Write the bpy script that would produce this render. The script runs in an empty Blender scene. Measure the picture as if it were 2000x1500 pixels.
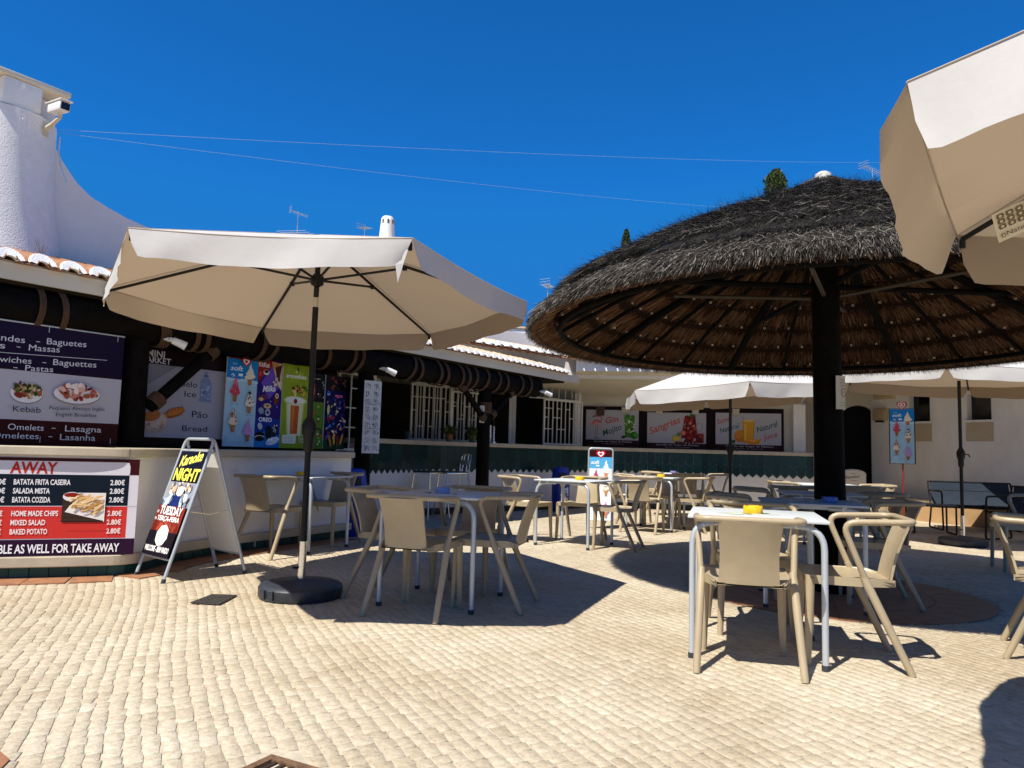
import bpy, bmesh, math, random
from math import sin, cos, pi, radians, sqrt, atan2
from mathutils import Vector, Matrix
import numpy as np

# ------------------------------------------------------------------ camera, sky, sun
scene = bpy.context.scene
COL = scene.collection
R = random.Random(7)
NR = np.random.default_rng(11)

cam = bpy.data.objects.new('camera', bpy.data.cameras.new('camera'))
COL.objects.link(cam)
cam.data.sensor_width = 36.0
cam.data.lens = 36.0 * 1450 / 2000
cam.data.clip_end = 500
cam.matrix_world = (Matrix.Translation((0, 0, 1.05))
                    @ Matrix.Rotation(pi / 2 + math.atan(1450 / 16100.0), 4, 'X')
                    @ Matrix.Rotation(0.028, 4, 'Z'))
scene.camera = cam

SUN_EL, SUN_AZ = radians(57), radians(41)      # shadows fall away from the camera, to the right
world = bpy.data.worlds.new('World'); scene.world = world
world.use_nodes = True
wn = world.node_tree.nodes; wl = world.node_tree.links
wn.clear()
wout = wn.new('ShaderNodeOutputWorld'); wbg = wn.new('ShaderNodeBackground')
sky = wn.new('ShaderNodeTexSky'); sky.sky_type = 'NISHITA'; sky.sun_disc = False
sky.sun_elevation = SUN_EL; sky.sun_rotation = radians(180) + SUN_AZ
sky.altitude = 300; sky.air_density = 1.0; sky.dust_density = 0.0; sky.ozone_density = 6.0
wdk = wn.new('ShaderNodeMix'); wdk.data_type = 'RGBA'; wdk.blend_type = 'DARKEN'; wdk.inputs[0].default_value = 1
wdk.inputs[7].default_value = (1.6, 2.3, 4.1, 1)          # keeps the white horizon glare down
wtn = wn.new('ShaderNodeMix'); wtn.data_type = 'RGBA'; wtn.blend_type = 'MULTIPLY'; wtn.inputs[0].default_value = 1
wtn.inputs[7].default_value = (.10, .81, 1.42, 1)         # deep southern blue
wl.new(sky.outputs[0], wdk.inputs[6]); wl.new(wdk.outputs[2], wtn.inputs[6]); wl.new(wtn.outputs[2], wbg.inputs['Color'])
wbg.inputs['Strength'].default_value = 0.076
wl.new(wbg.outputs[0], wout.inputs['Surface'])

sun_d = bpy.data.lights.new('sun', 'SUN'); sun_d.energy = 5.0; sun_d.angle = radians(0.5)
sun_d.color = (1.0, 0.95, 0.86)
sun = bpy.data.objects.new('sun', sun_d); COL.objects.link(sun)
dirv = Vector((sin(SUN_AZ) * cos(SUN_EL), cos(SUN_AZ) * cos(SUN_EL), -sin(SUN_EL)))
sun.rotation_euler = dirv.to_track_quat('-Z', 'Y').to_euler()
sun.location = (-6, -7, 14)

scene.view_settings.view_transform = 'Standard'
scene.view_settings.look = 'None'
scene.view_settings.exposure = 0.5
scene.view_settings.gamma = 1.0
scene.render.engine = 'CYCLES'
scene.cycles.max_bounces = 6
scene.cycles.use_denoising = True

# ------------------------------------------------------------------ materials
MATS = {}
def mat(name, color, rough=0.6, metal=0.0, var=0.0, scale=6.0, bump=0.0, bscale=60.0, spec=0.5, trans=None,
        var2=None, stretch=None, dirt=None):
    if name in MATS: return MATS[name]
    m = bpy.data.materials.new(name); m.use_nodes = True
    nt = m.node_tree; n = nt.nodes; l = nt.links
    b = n['Principled BSDF']
    b.inputs['Roughness'].default_value = rough
    b.inputs['Metallic'].default_value = metal
    b.inputs['Specular IOR Level'].default_value = spec
    c4 = (*color, 1)
    b.inputs['Base Color'].default_value = c4
    if var or bump or dirt:
        tc = n.new('ShaderNodeTexCoord'); mp = n.new('ShaderNodeMapping')
        if stretch: mp.inputs['Scale'].default_value = stretch
        l.new(tc.outputs['Object'], mp.inputs['Vector'])
    if var:
        nz = n.new('ShaderNodeTexNoise'); nz.inputs['Scale'].default_value = scale; nz.inputs['Detail'].default_value = 6
        nz.inputs['Roughness'].default_value = 0.65
        l.new(mp.outputs[0], nz.inputs['Vector'])
        rp = n.new('ShaderNodeValToRGB')
        e = rp.color_ramp.elements
        e[0].position = 0.3; e[1].position = 0.72
        lo = tuple(max(0, x * (1 - var)) for x in color); hi = tuple(min(1, x * (1 + var * .6)) for x in color)
        if var2: lo = var2
        e[0].color = (*lo, 1); e[1].color = (*hi, 1)
        l.new(nz.outputs['Fac'], rp.inputs['Fac']); l.new(rp.outputs['Color'], b.inputs['Base Color'])
    if bump:
        nb = n.new('ShaderNodeTexNoise'); nb.inputs['Scale'].default_value = bscale; nb.inputs['Detail'].default_value = 5
        l.new(mp.outputs[0], nb.inputs['Vector'])
        bp = n.new('ShaderNodeBump'); bp.inputs['Strength'].default_value = bump; bp.inputs['Distance'].default_value = 0.01
        l.new(nb.outputs['Fac'], bp.inputs['Height']); l.new(bp.outputs['Normal'], b.inputs['Normal'])
    if trans:
        tr = n.new('ShaderNodeBsdfTranslucent'); tr.inputs['Color'].default_value = (*trans, 1)
        ad = n.new('ShaderNodeMixShader'); ad.inputs[0].default_value = 0.4
        l.new(b.outputs[0], ad.inputs[1]); l.new(tr.outputs[0], ad.inputs[2])
        l.new(ad.outputs[0], n['Material Output'].inputs['Surface'])
    MATS[name] = m
    return m

def srgb(h):
    h = h.lstrip('#'); v = [int(h[i:i + 2], 16) / 255 for i in (0, 2, 4)]
    return tuple(x / 12.92 if x <= .04045 else ((x + .055) / 1.055) ** 2.4 for x in v)
def ink(h):
    return mat('print_' + h.lstrip('#'), srgb(h), rough=0.45, spec=0.12)

def rnd_mat(name, stops, rough=0.8, trans=None):
    """colour picked per piece from the 'rnd' attribute"""
    m = bpy.data.materials.new(name); m.use_nodes = True
    n = m.node_tree.nodes; l = m.node_tree.links; b = n['Principled BSDF']
    b.inputs['Roughness'].default_value = rough; b.inputs['Specular IOR Level'].default_value = 0.25
    at = n.new('ShaderNodeAttribute'); at.attribute_name = 'rnd'
    rp = n.new('ShaderNodeValToRGB'); e = rp.color_ramp.elements
    while len(e) < len(stops): e.new(0.5)
    for i, (p, c) in enumerate(stops):
        e[i].position = p; e[i].color = (*c, 1)
    l.new(at.outputs['Fac'], rp.inputs['Fac']); l.new(rp.outputs['Color'], b.inputs['Base Color'])
    if trans:
        tr = n.new('ShaderNodeBsdfTranslucent'); l.new(rp.outputs['Color'], tr.inputs['Color'])
        mx = n.new('ShaderNodeMixShader'); mx.inputs[0].default_value = trans
        l.new(b.outputs[0], mx.inputs[1]); l.new(tr.outputs[0], mx.inputs[2])
        l.new(mx.outputs[0], n['Material Output'].inputs['Surface'])
    MATS[name] = m
    return m

M_PLASTIC = mat('beige_plastic', (.40, .32, .20), .36, var=.14, scale=5, bump=.04, bscale=180)
M_LAM = mat('table_laminate', (.56, .59, .59), .5, var=.10, scale=7, spec=.18)
M_ALU = mat('painted_aluminium', (.50, .54, .57), .35, metal=.35)
M_CHROME = mat('chrome', (.75, .74, .70), .18, metal=1.0)
M_BLACK = mat('black_metal', (.010, .010, .010), .5, spec=.25)
M_RUBBER = mat('rubber', (.03, .035, .04), .7)
M_BASE = mat('moulded_base', (.028, .034, .045), .45, var=.3, scale=14, bump=.15, bscale=120)
def canvas():
    """woven canvas: pale outside, inside tinted tan to paint in the shade there, lets some light through"""
    m = mat('canvas', (.80, .78, .74), .85, var=.07, scale=1.6, bump=.45, bscale=7, spec=.1, trans=(.30, .22, .14))
    n = m.node_tree.nodes; l = m.node_tree.links; b = n['Principled BSDF']
    src = b.inputs['Base Color'].links[0].from_socket
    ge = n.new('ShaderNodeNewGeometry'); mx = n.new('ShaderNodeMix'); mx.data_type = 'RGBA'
    l.new(ge.outputs['Backfacing'], mx.inputs[0]); l.new(src, mx.inputs[6]); mx.inputs[7].default_value = (.47, .375, .27, 1)  # back faces: tone of the shaded underside put into the colour
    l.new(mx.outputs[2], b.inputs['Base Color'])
    return m
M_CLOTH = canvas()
M_HEM = mat('canvas_hem', (.42, .35, .26), .9)
M_PLASTER = mat('white_plaster', (.80, .775, .73), .85, var=.07, scale=2.5, bump=.35, bscale=38, spec=.2)
M_ROUGHPL = mat('rough_plaster', (.80, .785, .75), .9, var=.08, scale=9, bump=.55, bscale=75, spec=.15)
M_CREAM = mat('cream_plaster', (.66, .60, .47), .85, var=.08, scale=1.6, bump=.2, bscale=40, spec=.2)
M_WALLR = mat('side_wall_plaster', (.80, .755, .68), .85, var=.17, scale=1.6, stretch=(1, 1, .4), bump=.25, bscale=40, spec=.2)
M_TERRA = mat('terracotta_roof', (.36, .16, .075), .8, var=.45, scale=14, bump=.3, bscale=60)
M_OLDTILE = mat('pale_roof_tile', (.62, .47, .30), .8, var=.4, scale=12, bump=.3, bscale=60)
M_WOOD = mat('tarred_log', (.0065, .005, .004), .7, var=.5, scale=8, bump=.8, bscale=25, spec=.06)
M_ROPE = mat('coir_rope', (.085, .043, .018), .9, var=.4, scale=40, bump=.6, bscale=90)
M_STONE = mat('counter_stone', (.50, .43, .31), .5, var=.16, scale=8, bump=.08, bscale=70)
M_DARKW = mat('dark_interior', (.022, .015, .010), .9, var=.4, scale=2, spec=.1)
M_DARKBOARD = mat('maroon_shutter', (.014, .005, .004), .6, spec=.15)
M_GLASS = mat('dark_glass', (.008, .009, .010), .08, spec=.6)
M_GRILLE = mat('white_grille_paint', (.66, .64, .58), .45)
M_WHITE = mat('white_plastic', (.78, .77, .73), .4)
M_BLUE = mat('blue_plastic', (.008, .028, .26), .35, var=.15, scale=5)
M_YEL = mat('yellow_plastic', (.86, .50, .012), .35)
M_PALEBLUE = mat('pale_blue_plastic', (.28, .36, .62), .3)
M_SLING = mat('slate_sling', (.032, .042, .058), .9, spec=.05, var=.15, scale=12, bump=.2, bscale=300)
M_REDPOLE = mat('red_paint', (.22, .018, .016), .45)
M_IRON = mat('rusty_iron', (.055, .032, .022), .7, metal=.4, var=.5, scale=25, bump=.4, bscale=90)

# ------------------------------------------------------------------ mesh helpers
class MB:
    def __init__(s): s.v = []; s.f = []; s.mi = []; s.sm = []; s.M = None; s.cur = 0; s.smooth = False
    def add(s, vs, fs, smooth=None):
        o = len(s.v)
        if s.M is not None: vs = [s.M @ Vector(p) for p in vs]
        s.v += [tuple(p) for p in vs]
        for f in fs:
            s.f.append(tuple(i + o for i in f)); s.mi.append(s.cur); s.sm.append(s.smooth if smooth is None else smooth)
    def box(s, c, d, rot=0.0, bev=0.0):
        x, y, z = d[0] / 2, d[1] / 2, d[2] / 2
        cr, sr = cos(rot), sin(rot)
        if bev <= 0:
            P = [(-x, -y, -z), (x, -y, -z), (x, y, -z), (-x, y, -z), (-x, -y, z), (x, -y, z), (x, y, z), (-x, y, z)]
            F = [(0, 3, 2, 1), (4, 5, 6, 7), (0, 1, 5, 4), (1, 2, 6, 5), (2, 3, 7, 6), (3, 0, 4, 7)]
        else:
            bm = bmesh.new(); bmesh.ops.create_cube(bm, size=1)
            for w in bm.verts: w.co = Vector((w.co.x * d[0], w.co.y * d[1], w.co.z * d[2]))
            bmesh.ops.bevel(bm, geom=bm.edges[:], offset=bev, segments=2, affect='EDGES', profile=.5)
            bm.verts.index_update()
            P = [tuple(w.co) for w in bm.verts]; F = [tuple(w.index for w in f.verts) for f in bm.faces]; bm.free()
        s.add([(c[0] + p[0] * cr - p[1] * sr, c[1] + p[0] * sr + p[1] * cr, c[2] + p[2]) for p in P], F, bev > 0)
    def tube(s, pts, r, n=10, cap=True, closed=False, flat=1.0):
        pts = [Vector(p) for p in pts]; N = len(pts)
        rr = r if isinstance(r, (list, tuple)) else [r] * N
        vs = []; fs = []
        up = Vector((0, 0, 1)); prev = None
        for i, p in enumerate(pts):
            if closed: t = pts[(i + 1) % N] - pts[i - 1]
            elif i == 0: t = pts[1] - p
            elif i == N - 1: t = p - pts[i - 1]
            else: t = (pts[i + 1] - p).normalized() + (p - pts[i - 1]).normalized()
            t.normalize()
            if prev is None:
                a = up if abs(t.z) < .95 else Vector((1, 0, 0))
                u = t.cross(a).normalized()
            else:
                u = prev - t * prev.dot(t)
                u = u.normalized() if u.length > 1e-6 else t.orthogonal().normalized()
            prev = u; w = t.cross(u)
            for k in range(n):
                a = 2 * pi * k / n
                vs.append(p + (u * cos(a) + w * sin(a) * flat) * rr[i])
        m = N if closed else N - 1
        for i in range(m):
            j = (i + 1) % N
            for k in range(n):
                k2 = (k + 1) % n
                fs.append((i * n + k, j * n + k, j * n + k2, i * n + k2))
        s.add(vs, fs, True)
        if cap and not closed:
            s.add(vs[:n], [tuple(range(n))], False); s.add(vs[-n:], [tuple(reversed(range(n)))], False)
    def lathe(s, prof, c=(0, 0, 0), n=32, smooth=True, a0=0, a1=2 * pi):
        full = abs(a1 - a0 - 2 * pi) < 1e-6
        m = n if full else n + 1
        vs = []; fs = []
        for (r, z) in prof:
            for k in range(m):
                a = a0 + (a1 - a0) * k / n
                vs.append((c[0] + r * cos(a), c[1] + r * sin(a), c[2] + z))
        for i in range(len(prof) - 1):
            for k in range(n):
                k2 = (k + 1) % m
                fs.append((i * m + k, i * m + k2, (i + 1) * m + k2, (i + 1) * m + k))
        s.add(vs, fs, smooth)
    def prism(s, poly, z0, z1, smooth=False):
        n = len(poly)
        vs = [(p[0], p[1], z0) for p in poly] + [(p[0], p[1], z1) for p in poly]
        fs = [tuple(reversed(range(n))), tuple(range(n, 2 * n))] + [(i, (i + 1) % n, n + (i + 1) % n, n + i) for i in range(n)]
        s.add(vs, fs, smooth)
    def slab(s, poly3, nrm, th):
        """planar polygon (3-D points) given thickness along nrm"""
        n = len(poly3); d = Vector(nrm) * th
        vs = [Vector(p) for p in poly3] + [Vector(p) + d for p in poly3]
        fs = [tuple(reversed(range(n))), tuple(range(n, 2 * n))] + [(i, (i + 1) % n, n + (i + 1) % n, n + i) for i in range(n)]
        s.add(vs, fs, False)
    def build(s, name, mats, parent=None, loc=None, rotz=0.0, sharp=40, bevel=0, recalc=True):
        me = bpy.data.meshes.new(name)
        me.from_pydata(s.v, [], s.f)
        if not isinstance(mats, (list, tuple)): mats = [mats]
        for m in mats: me.materials.append(m)
        me.polygons.foreach_set('material_index', s.mi)
        me.polygons.foreach_set('use_smooth', s.sm)
        me.update()
        bm = bmesh.new(); bm.from_mesh(me)
        bmesh.ops.recalc_face_normals(bm, faces=bm.faces[:]) if recalc else None
        bm.to_mesh(me); bm.free()
        if any(s.sm): me.set_sharp_from_angle(angle=radians(sharp))
        o = bpy.data.objects.new(name, me); COL.objects.link(o)
        if parent: o.parent = parent
        if loc is not None: o.location = loc
        o.rotation_euler.z = rotz
        if bevel:
            bv = o.modifiers.new('bevel', 'BEVEL'); bv.width = bevel; bv.segments = 2; bv.limit_method = 'ANGLE'
        return o

def blades_mesh(name, V, F, rnd, m, parent=None, mats=None):
    """big soup of quads/tris from numpy; rnd = one value per face"""
    me = bpy.data.meshes.new(name)
    nv = len(V); nf = len(F); k = F.shape[1]
    me.vertices.add(nv); me.vertices.foreach_set('co', V.astype(np.float32).ravel())
    me.loops.add(nf * k); me.loops.foreach_set('vertex_index', F.astype(np.int32).ravel())
    me.polygons.add(nf); me.polygons.foreach_set('loop_start', np.arange(0, nf * k, k, dtype=np.int32))
    me.update(calc_edges=True)
    at = me.attributes.new('rnd', 'FLOAT', 'FACE'); at.data.foreach_set('value', rnd.astype(np.float32))
    me.materials.append(m)
    me.validate()
    o = bpy.data.objects.new(name, me); COL.objects.link(o)
    if parent: o.parent = parent
    return o

def tag(o, label=None, cat=None, group=None, kind=None):
    if label: o['label'] = label
    if cat: o['category'] = cat
    if group: o['group'] = group
    if kind: o['kind'] = kind
    return o
def thing(name, label, cat, loc=(0, 0, 0), rotz=0.0, group=None):
    o = bpy.data.objects.new(name, None); COL.objects.link(o)
    o.empty_display_size = .1
    o.location = loc; o.rotation_euler.z = rotz
    return tag(o, label, cat, group)
def copy_tree(o, parent=None):
    c = o.copy(); COL.objects.link(c)
    if parent: c.parent = parent
    for ch in list(o.children): copy_tree(ch, c)
    return c
def arc(c, r, a0, a1, n, plane='xz'):
    out = []
    for i in range(n + 1):
        a = a0 + (a1 - a0) * i / n
        out.append((c[0] + r * cos(a), c[1], c[2] + r * sin(a)) if plane == 'xz' else (c[0], c[1] + r * cos(a), c[2] + r * sin(a)))
    return out
def fillet(pts, r, n=5):
    """round the inner corners of a polyline"""
    pts = [Vector(p) for p in pts]; out = [pts[0]]
    for i in range(1, len(pts) - 1):
        a = (pts[i - 1] - pts[i]); b = (pts[i + 1] - pts[i])
        d = min(r, a.length * .49, b.length * .49)
        p0 = pts[i] + a.normalized() * d; p1 = pts[i] + b.normalized() * d
        for k in range(n + 1):
            t = k / n
            out.append(p0 * (1 - t) ** 2 + pts[i] * 2 * t * (1 - t) + p1 * t * t)
    out.append(pts[-1]); return out

# ------------------------------------------------------------------ printed boards
TEXTCACHE = {}
def text_geo(s, shear=0.0, bold=0.0):
    key = (s, shear, bold)
    if key in TEXTCACHE: return TEXTCACHE[key]
    cu = bpy.data.curves.new('t', 'FONT'); cu.body = s; cu.shear = shear; cu.offset = bold; cu.resolution_u = 3
    cu.fill_mode = 'FRONT'
    o = bpy.data.objects.new('t', cu)
    COL.objects.link(o)
    bpy.context.view_layer.update()
    me = bpy.data.meshes.new_from_object(o.evaluated_get(bpy.context.evaluated_depsgraph_get()))
    vs = [(v.co.x, v.co.y) for v in me.vertices]; fs = [tuple(p.vertices) for p in me.polygons]
    bpy.data.objects.remove(o); bpy.data.curves.remove(cu); bpy.data.meshes.remove(me)
    TEXTCACHE[key] = (vs, fs); return vs, fs

class Print:
    """flat artwork on a board whose front faces local -Y; x to the right, z up"""
    def __init__(s, parent, y=-0.0): s.parent = parent; s.y = y; s.k = 1; s.L = {'printed_artwork': [[], [], [], []], 'lettering': [[], [], [], []]}
    def _put(s, lay, vs, fs, col):
        V, F, I, Mt = s.L[lay]
        m = ink(col)
        if m not in Mt: Mt.append(m)
        o = len(V); y = s.y - .0009 - .00022 * s.k; s.k += 1
        V += [(a, y, b) for a, b in vs]
        for f in fs: F.append(tuple(i + o for i in f)); I.append(Mt.index(m))
    def poly(s, pts, col): s._put('printed_artwork', pts, [tuple(range(len(pts)))], col)
    def rect(s, x0, z0, x1, z1, col): s.poly([(x0, z0), (x1, z0), (x1, z1), (x0, z1)], col)
    def rrect(s, x0, z0, x1, z1, r, col):
        p = []
        for cx, cz, a in ((x1 - r, z0 + r, -90), (x1 - r, z1 - r, 0), (x0 + r, z1 - r, 90), (x0 + r, z0 + r, 180)):
            for k in range(5):
                t = radians(a + k * 22.5); p.append((cx + r * cos(t), cz + r * sin(t)))
        s.poly(p, col)
    def ell(s, cx, cz, rx, rz, col, rot=0, n=18, lump=0.0):
        p = []
        for k in range(n):
            a = 2 * pi * k / n; q = 1 + (R.uniform(-lump, lump) if lump else 0)
            x, z = rx * cos(a) * q, rz * sin(a) * q
            p.append((cx + x * cos(rot) - z * sin(rot), cz + x * sin(rot) + z * cos(rot)))
        s.poly(p, col)
    def blobs(s, x0, z0, x1, z1, n, r0, r1, cols):
        for _ in range(n):
            s.ell(R.uniform(x0, x1), R.uniform(z0, z1), R.uniform(r0, r1), R.uniform(r0, r1) * .8, R.choice(cols), R.uniform(0, 3), 9, .25)
    def blobs_in(s, cx, cz, rx, rz, n, r0, r1, cols):
        for _ in range(n):
            a = R.uniform(0, 2 * pi); q = sqrt(R.random())
            s.ell(cx + rx * q * cos(a), cz + rz * q * sin(a), R.uniform(r0, r1), R.uniform(r0, r1) * .75, R.choice(cols), R.uniform(0, 3), 9, .25)
    def stroke(s, pts, w, col):
        L = []; Rr = []
        for i, p in enumerate(pts):
            a = pts[max(0, i - 1)]; b = pts[min(len(pts) - 1, i + 1)]
            dx, dz = b[0] - a[0], b[1] - a[1]; q = sqrt(dx * dx + dz * dz) or 1
            L.append((p[0] - dz / q * w / 2, p[1] + dx / q * w / 2)); Rr.append((p[0] + dz / q * w / 2, p[1] - dx / q * w / 2))
        n = len(pts)
        s._put('printed_artwork', L + Rr, [(i, i + 1, n + i + 1, n + i) for i in range(n - 1)], col)
    def text(s, t, x, z, h, col, w=None, rot=0.0, shear=0.0, bold=0.0, align='l', dz=0.0):
        vs, fs = text_geo(t, shear, bold)
        if not vs: return
        xs = [v[0] for v in vs]; x0, x1 = min(xs), max(xs)
        k = h / 0.69; kx = k if w is None else w / max(1e-6, x1 - x0)
        W = (x1 - x0) * kx
        ox = {'l': 0, 'c': -W / 2, 'r': -W}[align]
        c, q = cos(rot), sin(rot)
        out = []
        for a, b in vs:
            u = (a - x0) * kx + ox; v = b * k + dz * ((a - x0) / max(1e-6, x1 - x0))
            out.append((x + u * c - v * q, z + u * q + v * c))
        s._put('lettering', out, fs, col)
    def done(s):
        for nm, (V, F, I, Mt) in s.L.items():
            if not V: continue
            me = bpy.data.meshes.new(nm); me.from_pydata(V, [], F)
            for m in Mt: me.materials.append(m)
            me.polygons.foreach_set('material_index', I); me.update()
            o = bpy.data.objects.new(nm, me); COL.objects.link(o); o.parent = s.parent
            # normals towards the reader
            bm = bmesh.new(); bm.from_mesh(me)
            for f in bm.faces:
                if f.normal.y > 0: f.normal_flip()
            bm.to_mesh(me); bm.free()

def icecream(P, cx, z0, h, w, cone, base, drip, spr=None):
    """a swirl of soft ice on a cone, drawn flat"""
    P.poly([(cx - w * .22, z0 + h * .30), (cx + w * .22, z0 + h * .30), (cx + w * .14, z0), (cx - w * .14, z0)], cone)
    P.rect(cx - w * .26, z0 + h * .25, cx + w * .26, z0 + h * .32, cone)
    n = 5
    for i in range(n):
        t = i / (n - 1)
        P.ell(cx + R.uniform(-.04, .04) * w, z0 + h * (.38 + .42 * t), w * .5 * (1 - .78 * t), h * .11 * (1 - .3 * t), base, R.uniform(-.15, .15))
    P.poly([(cx - w * .13, z0 + h * .76), (cx + w * .13, z0 + h * .76), (cx + w * .03, z0 + h)], base)
    if drip:
        for i in range(9):
            t = R.random(); x = cx + R.uniform(-.42, .42) * w * (1 - .75 * t); z = z0 + h * (.40 + .44 * t)
            P.ell(x, z, w * R.uniform(.05, .13), h * R.uniform(.018, .04), drip, R.uniform(-.7, .7), 9, .2)
        P.stroke([(cx - w * .06, z0 + h * .93), (cx + w * .05, z0 + h * .82), (cx - w * .1, z0 + h * .72), (cx + w * .12, z0 + h * .6)], w * .07, drip)
    if spr:
        P.blobs(cx - w * .25, z0 + h * .36, cx + w * .25, z0 + h * .62, 10, w * .02, w * .05, [spr])
    P.text('soft ice', cx - w * .4, z0 - h * .09, h * .028, '#4a6a80', w * .8)

def soft_poster(P, x0, z0, w, h, heart=True):
    """ice cream poster: blue top, pale lower part, five cones"""
    P.rect(x0, z0, x0 + w, z0 + h, '#a9d0e2')
    P.rect(x0, z0 + h * .74, x0 + w, z0 + h, '#1584cf')
    for i in range(9):
        P.ell(x0 + w * (i + .5) / 9, z0 + h * .745 + R.uniform(-.005, .012) * h, w * .075, h * .018, '#c3dfeb')
    P.blobs(x0 + .04 * w, z0 + .03 * h, x0 + .96 * w, z0 + .16 * h, 12, .05 * w, .11 * w, ['#b5d8e6', '#9cc8de'])
    P.text('soft', x0 + w * .10, z0 + h * .855, h * .055, '#eaf6ff', w * .40, bold=.02, shear=.2)
    P.text('ice', x0 + w * .16, z0 + h * .925, h * .02, '#dff0ff', w * .14, shear=.2)
    P.stroke([(x0 + w * .13, z0 + h * .80), (x0 + w * .19, z0 + h * .815), (x0 + w * .24, z0 + h * .80), (x0 + w * .18, z0 + h * .785)], w * .03, '#eaf6ff')
    P.rect(x0 + w * .36, z0 + h * .795, x0 + w * .50, z0 + h * .825, '#f4fbff')
    icecream(P, x0 + w * .74, z0 + h * .70, h * .26, w * .36, '#b8763c', '#efe6c8', None, '#fff8e4')
    icecream(P, x0 + w * .28, z0 + h * .50, h * .29, w * .33, '#b06a34', '#d2465a', '#e87886')
    icecream(P, x0 + w * .76, z0 + h * .38, h * .29, w * .33, '#b8763c', '#efe3cc', '#3b2013')
    icecream(P, x0 + w * .26, z0 + h * .16, h * .29, w * .33, '#b8763c', '#eedcc0', '#a04a1c')
    icecream(P, x0 + w * .74, z0 + h * .06, h * .27, w * .31, '#b06a34', '#c99bd6', '#e880b0', '#9fd0e8')
    if heart:
        heart_logo(P, x0 + w * .55, z0 + h * .985, w * .13)
def heart_logo(P, cx, cz, r):
    for q, col in ((1.0, '#c01824'), (.66, '#ffffff'), (.36, '#c01824')):
        P.poly([(cx + r * q * 1.1 * (16 * sin(a) ** 3) / 16, cz + r * q * (13 * cos(a) - 5 * cos(2 * a) - 2 * cos(3 * a) - cos(4 * a)) / 15)
                for a in [2 * pi * k / 28 for k in range(28)]], col)

# facade frame: s runs along the bar front (to the right and away), o towards the court
TX, TY, NX, NY = .565, .825, .825, -.565
def FP(s, o, z=0.0): return Vector((NX * o + TX * s, NY * o + TY * s, z))
FROT = atan2(TY, TX)

# ================================================================== GROUND
m_joint = mat('sand_joint', (.50, .43, .32), .95, var=.25, scale=20)
g = MB(); S = 160
g.add([(-S, -S, -.0040), (S, -S, -.0040), (S, S, -.0040), (-S, S, -.0040)], [(0, 1, 2, 3)])
tag(g.build('ground', m_joint), kind='structure')

# cobbles: every stone a bevelled block; rows lean to the left going away
m_cob = bpy.data.materials.new('limestone_cobble'); m_cob.use_nodes = True
_n = m_cob.node_tree.nodes; _l = m_cob.node_tree.links; _b = _n['Principled BSDF']
_at = _n.new('ShaderNodeAttribute'); _at.attribute_name = 'rnd'
_rp = _n.new('ShaderNodeValToRGB'); _e = _rp.color_ramp.elements
_e[0].position = 0; _e[0].color = (.49, .425, .31, 1); _e[1].position = 1; _e[1].color = (.64, .575, .45, 1)
_x = _e.new(.5); _x.color = (.585, .515, .39, 1)
_tc = _n.new('ShaderNodeTexCoord')
_nz = _n.new('ShaderNodeTexNoise'); _nz.inputs['Scale'].default_value = .9; _nz.inputs['Detail'].default_value = 5
_l.new(_tc.outputs['Object'], _nz.inputs['Vector'])
_nf = _n.new('ShaderNodeTexNoise'); _nf.inputs['Scale'].default_value = 38; _nf.inputs['Detail'].default_value = 8; _nf.inputs['Roughness'].default_value = .7
_l.new(_tc.outputs['Object'], _nf.inputs['Vector'])
_r2 = _n.new('ShaderNodeValToRGB'); _r2.color_ramp.elements[0].position = .34; _r2.color_ramp.elements[0].color = (.78, .73, .66, 1)
_r2.color_ramp.elements[1].position = .62; _r2.color_ramp.elements[1].color = (1, 1, 1, 1)
_r3 = _n.new('ShaderNodeValToRGB'); _r3.color_ramp.elements[0].position = .36; _r3.color_ramp.elements[0].color = (.74, .70, .64, 1)
_r3.color_ramp.elements[1].position = .6; _r3.color_ramp.elements[1].color = (1.0, 1.0, 1.0, 1)
_l.new(_nz.outputs['Fac'], _r2.inputs['Fac']); _l.new(_nf.outputs['Fac'], _r3.inputs['Fac'])
_m1 = _n.new('ShaderNodeMix'); _m1.data_type = 'RGBA'; _m1.blend_type = 'MULTIPLY'; _m1.inputs[0].default_value = 1
_m2 = _n.new('ShaderNodeMix'); _m2.data_type = 'RGBA'; _m2.blend_type = 'MULTIPLY'; _m2.inputs[0].default_value = 1
_l.new(_at.outputs['Fac'], _rp.inputs['Fac']); _l.new(_rp.outputs['Color'], _m1.inputs[6]); _l.new(_r2.outputs['Color'], _m1.inputs[7])
_l.new(_m1.outputs[2], _m2.inputs[6]); _l.new(_r3.outputs['Color'], _m2.inputs[7]); _l.new(_m2.outputs[2], _b.inputs['Base Color'])
_b.inputs['Roughness'].default_value = .62; _b.inputs['Specular IOR Level'].default_value = .35
_nb = _n.new('ShaderNodeTexNoise'); _nb.inputs['Scale'].default_value = 90; _nb.inputs['Detail'].default_value = 6
_l.new(_tc.outputs['Object'], _nb.inputs['Vector'])
_bp = _n.new('ShaderNodeBump'); _bp.inputs['Strength'].default_value = .45; _bp.inputs['Distance'].default_value = .006
_l.new(_nb.outputs['Fac'], _bp.inputs['Height']); _l.new(_bp.outputs['Normal'], _b.inputs['Normal'])

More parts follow.
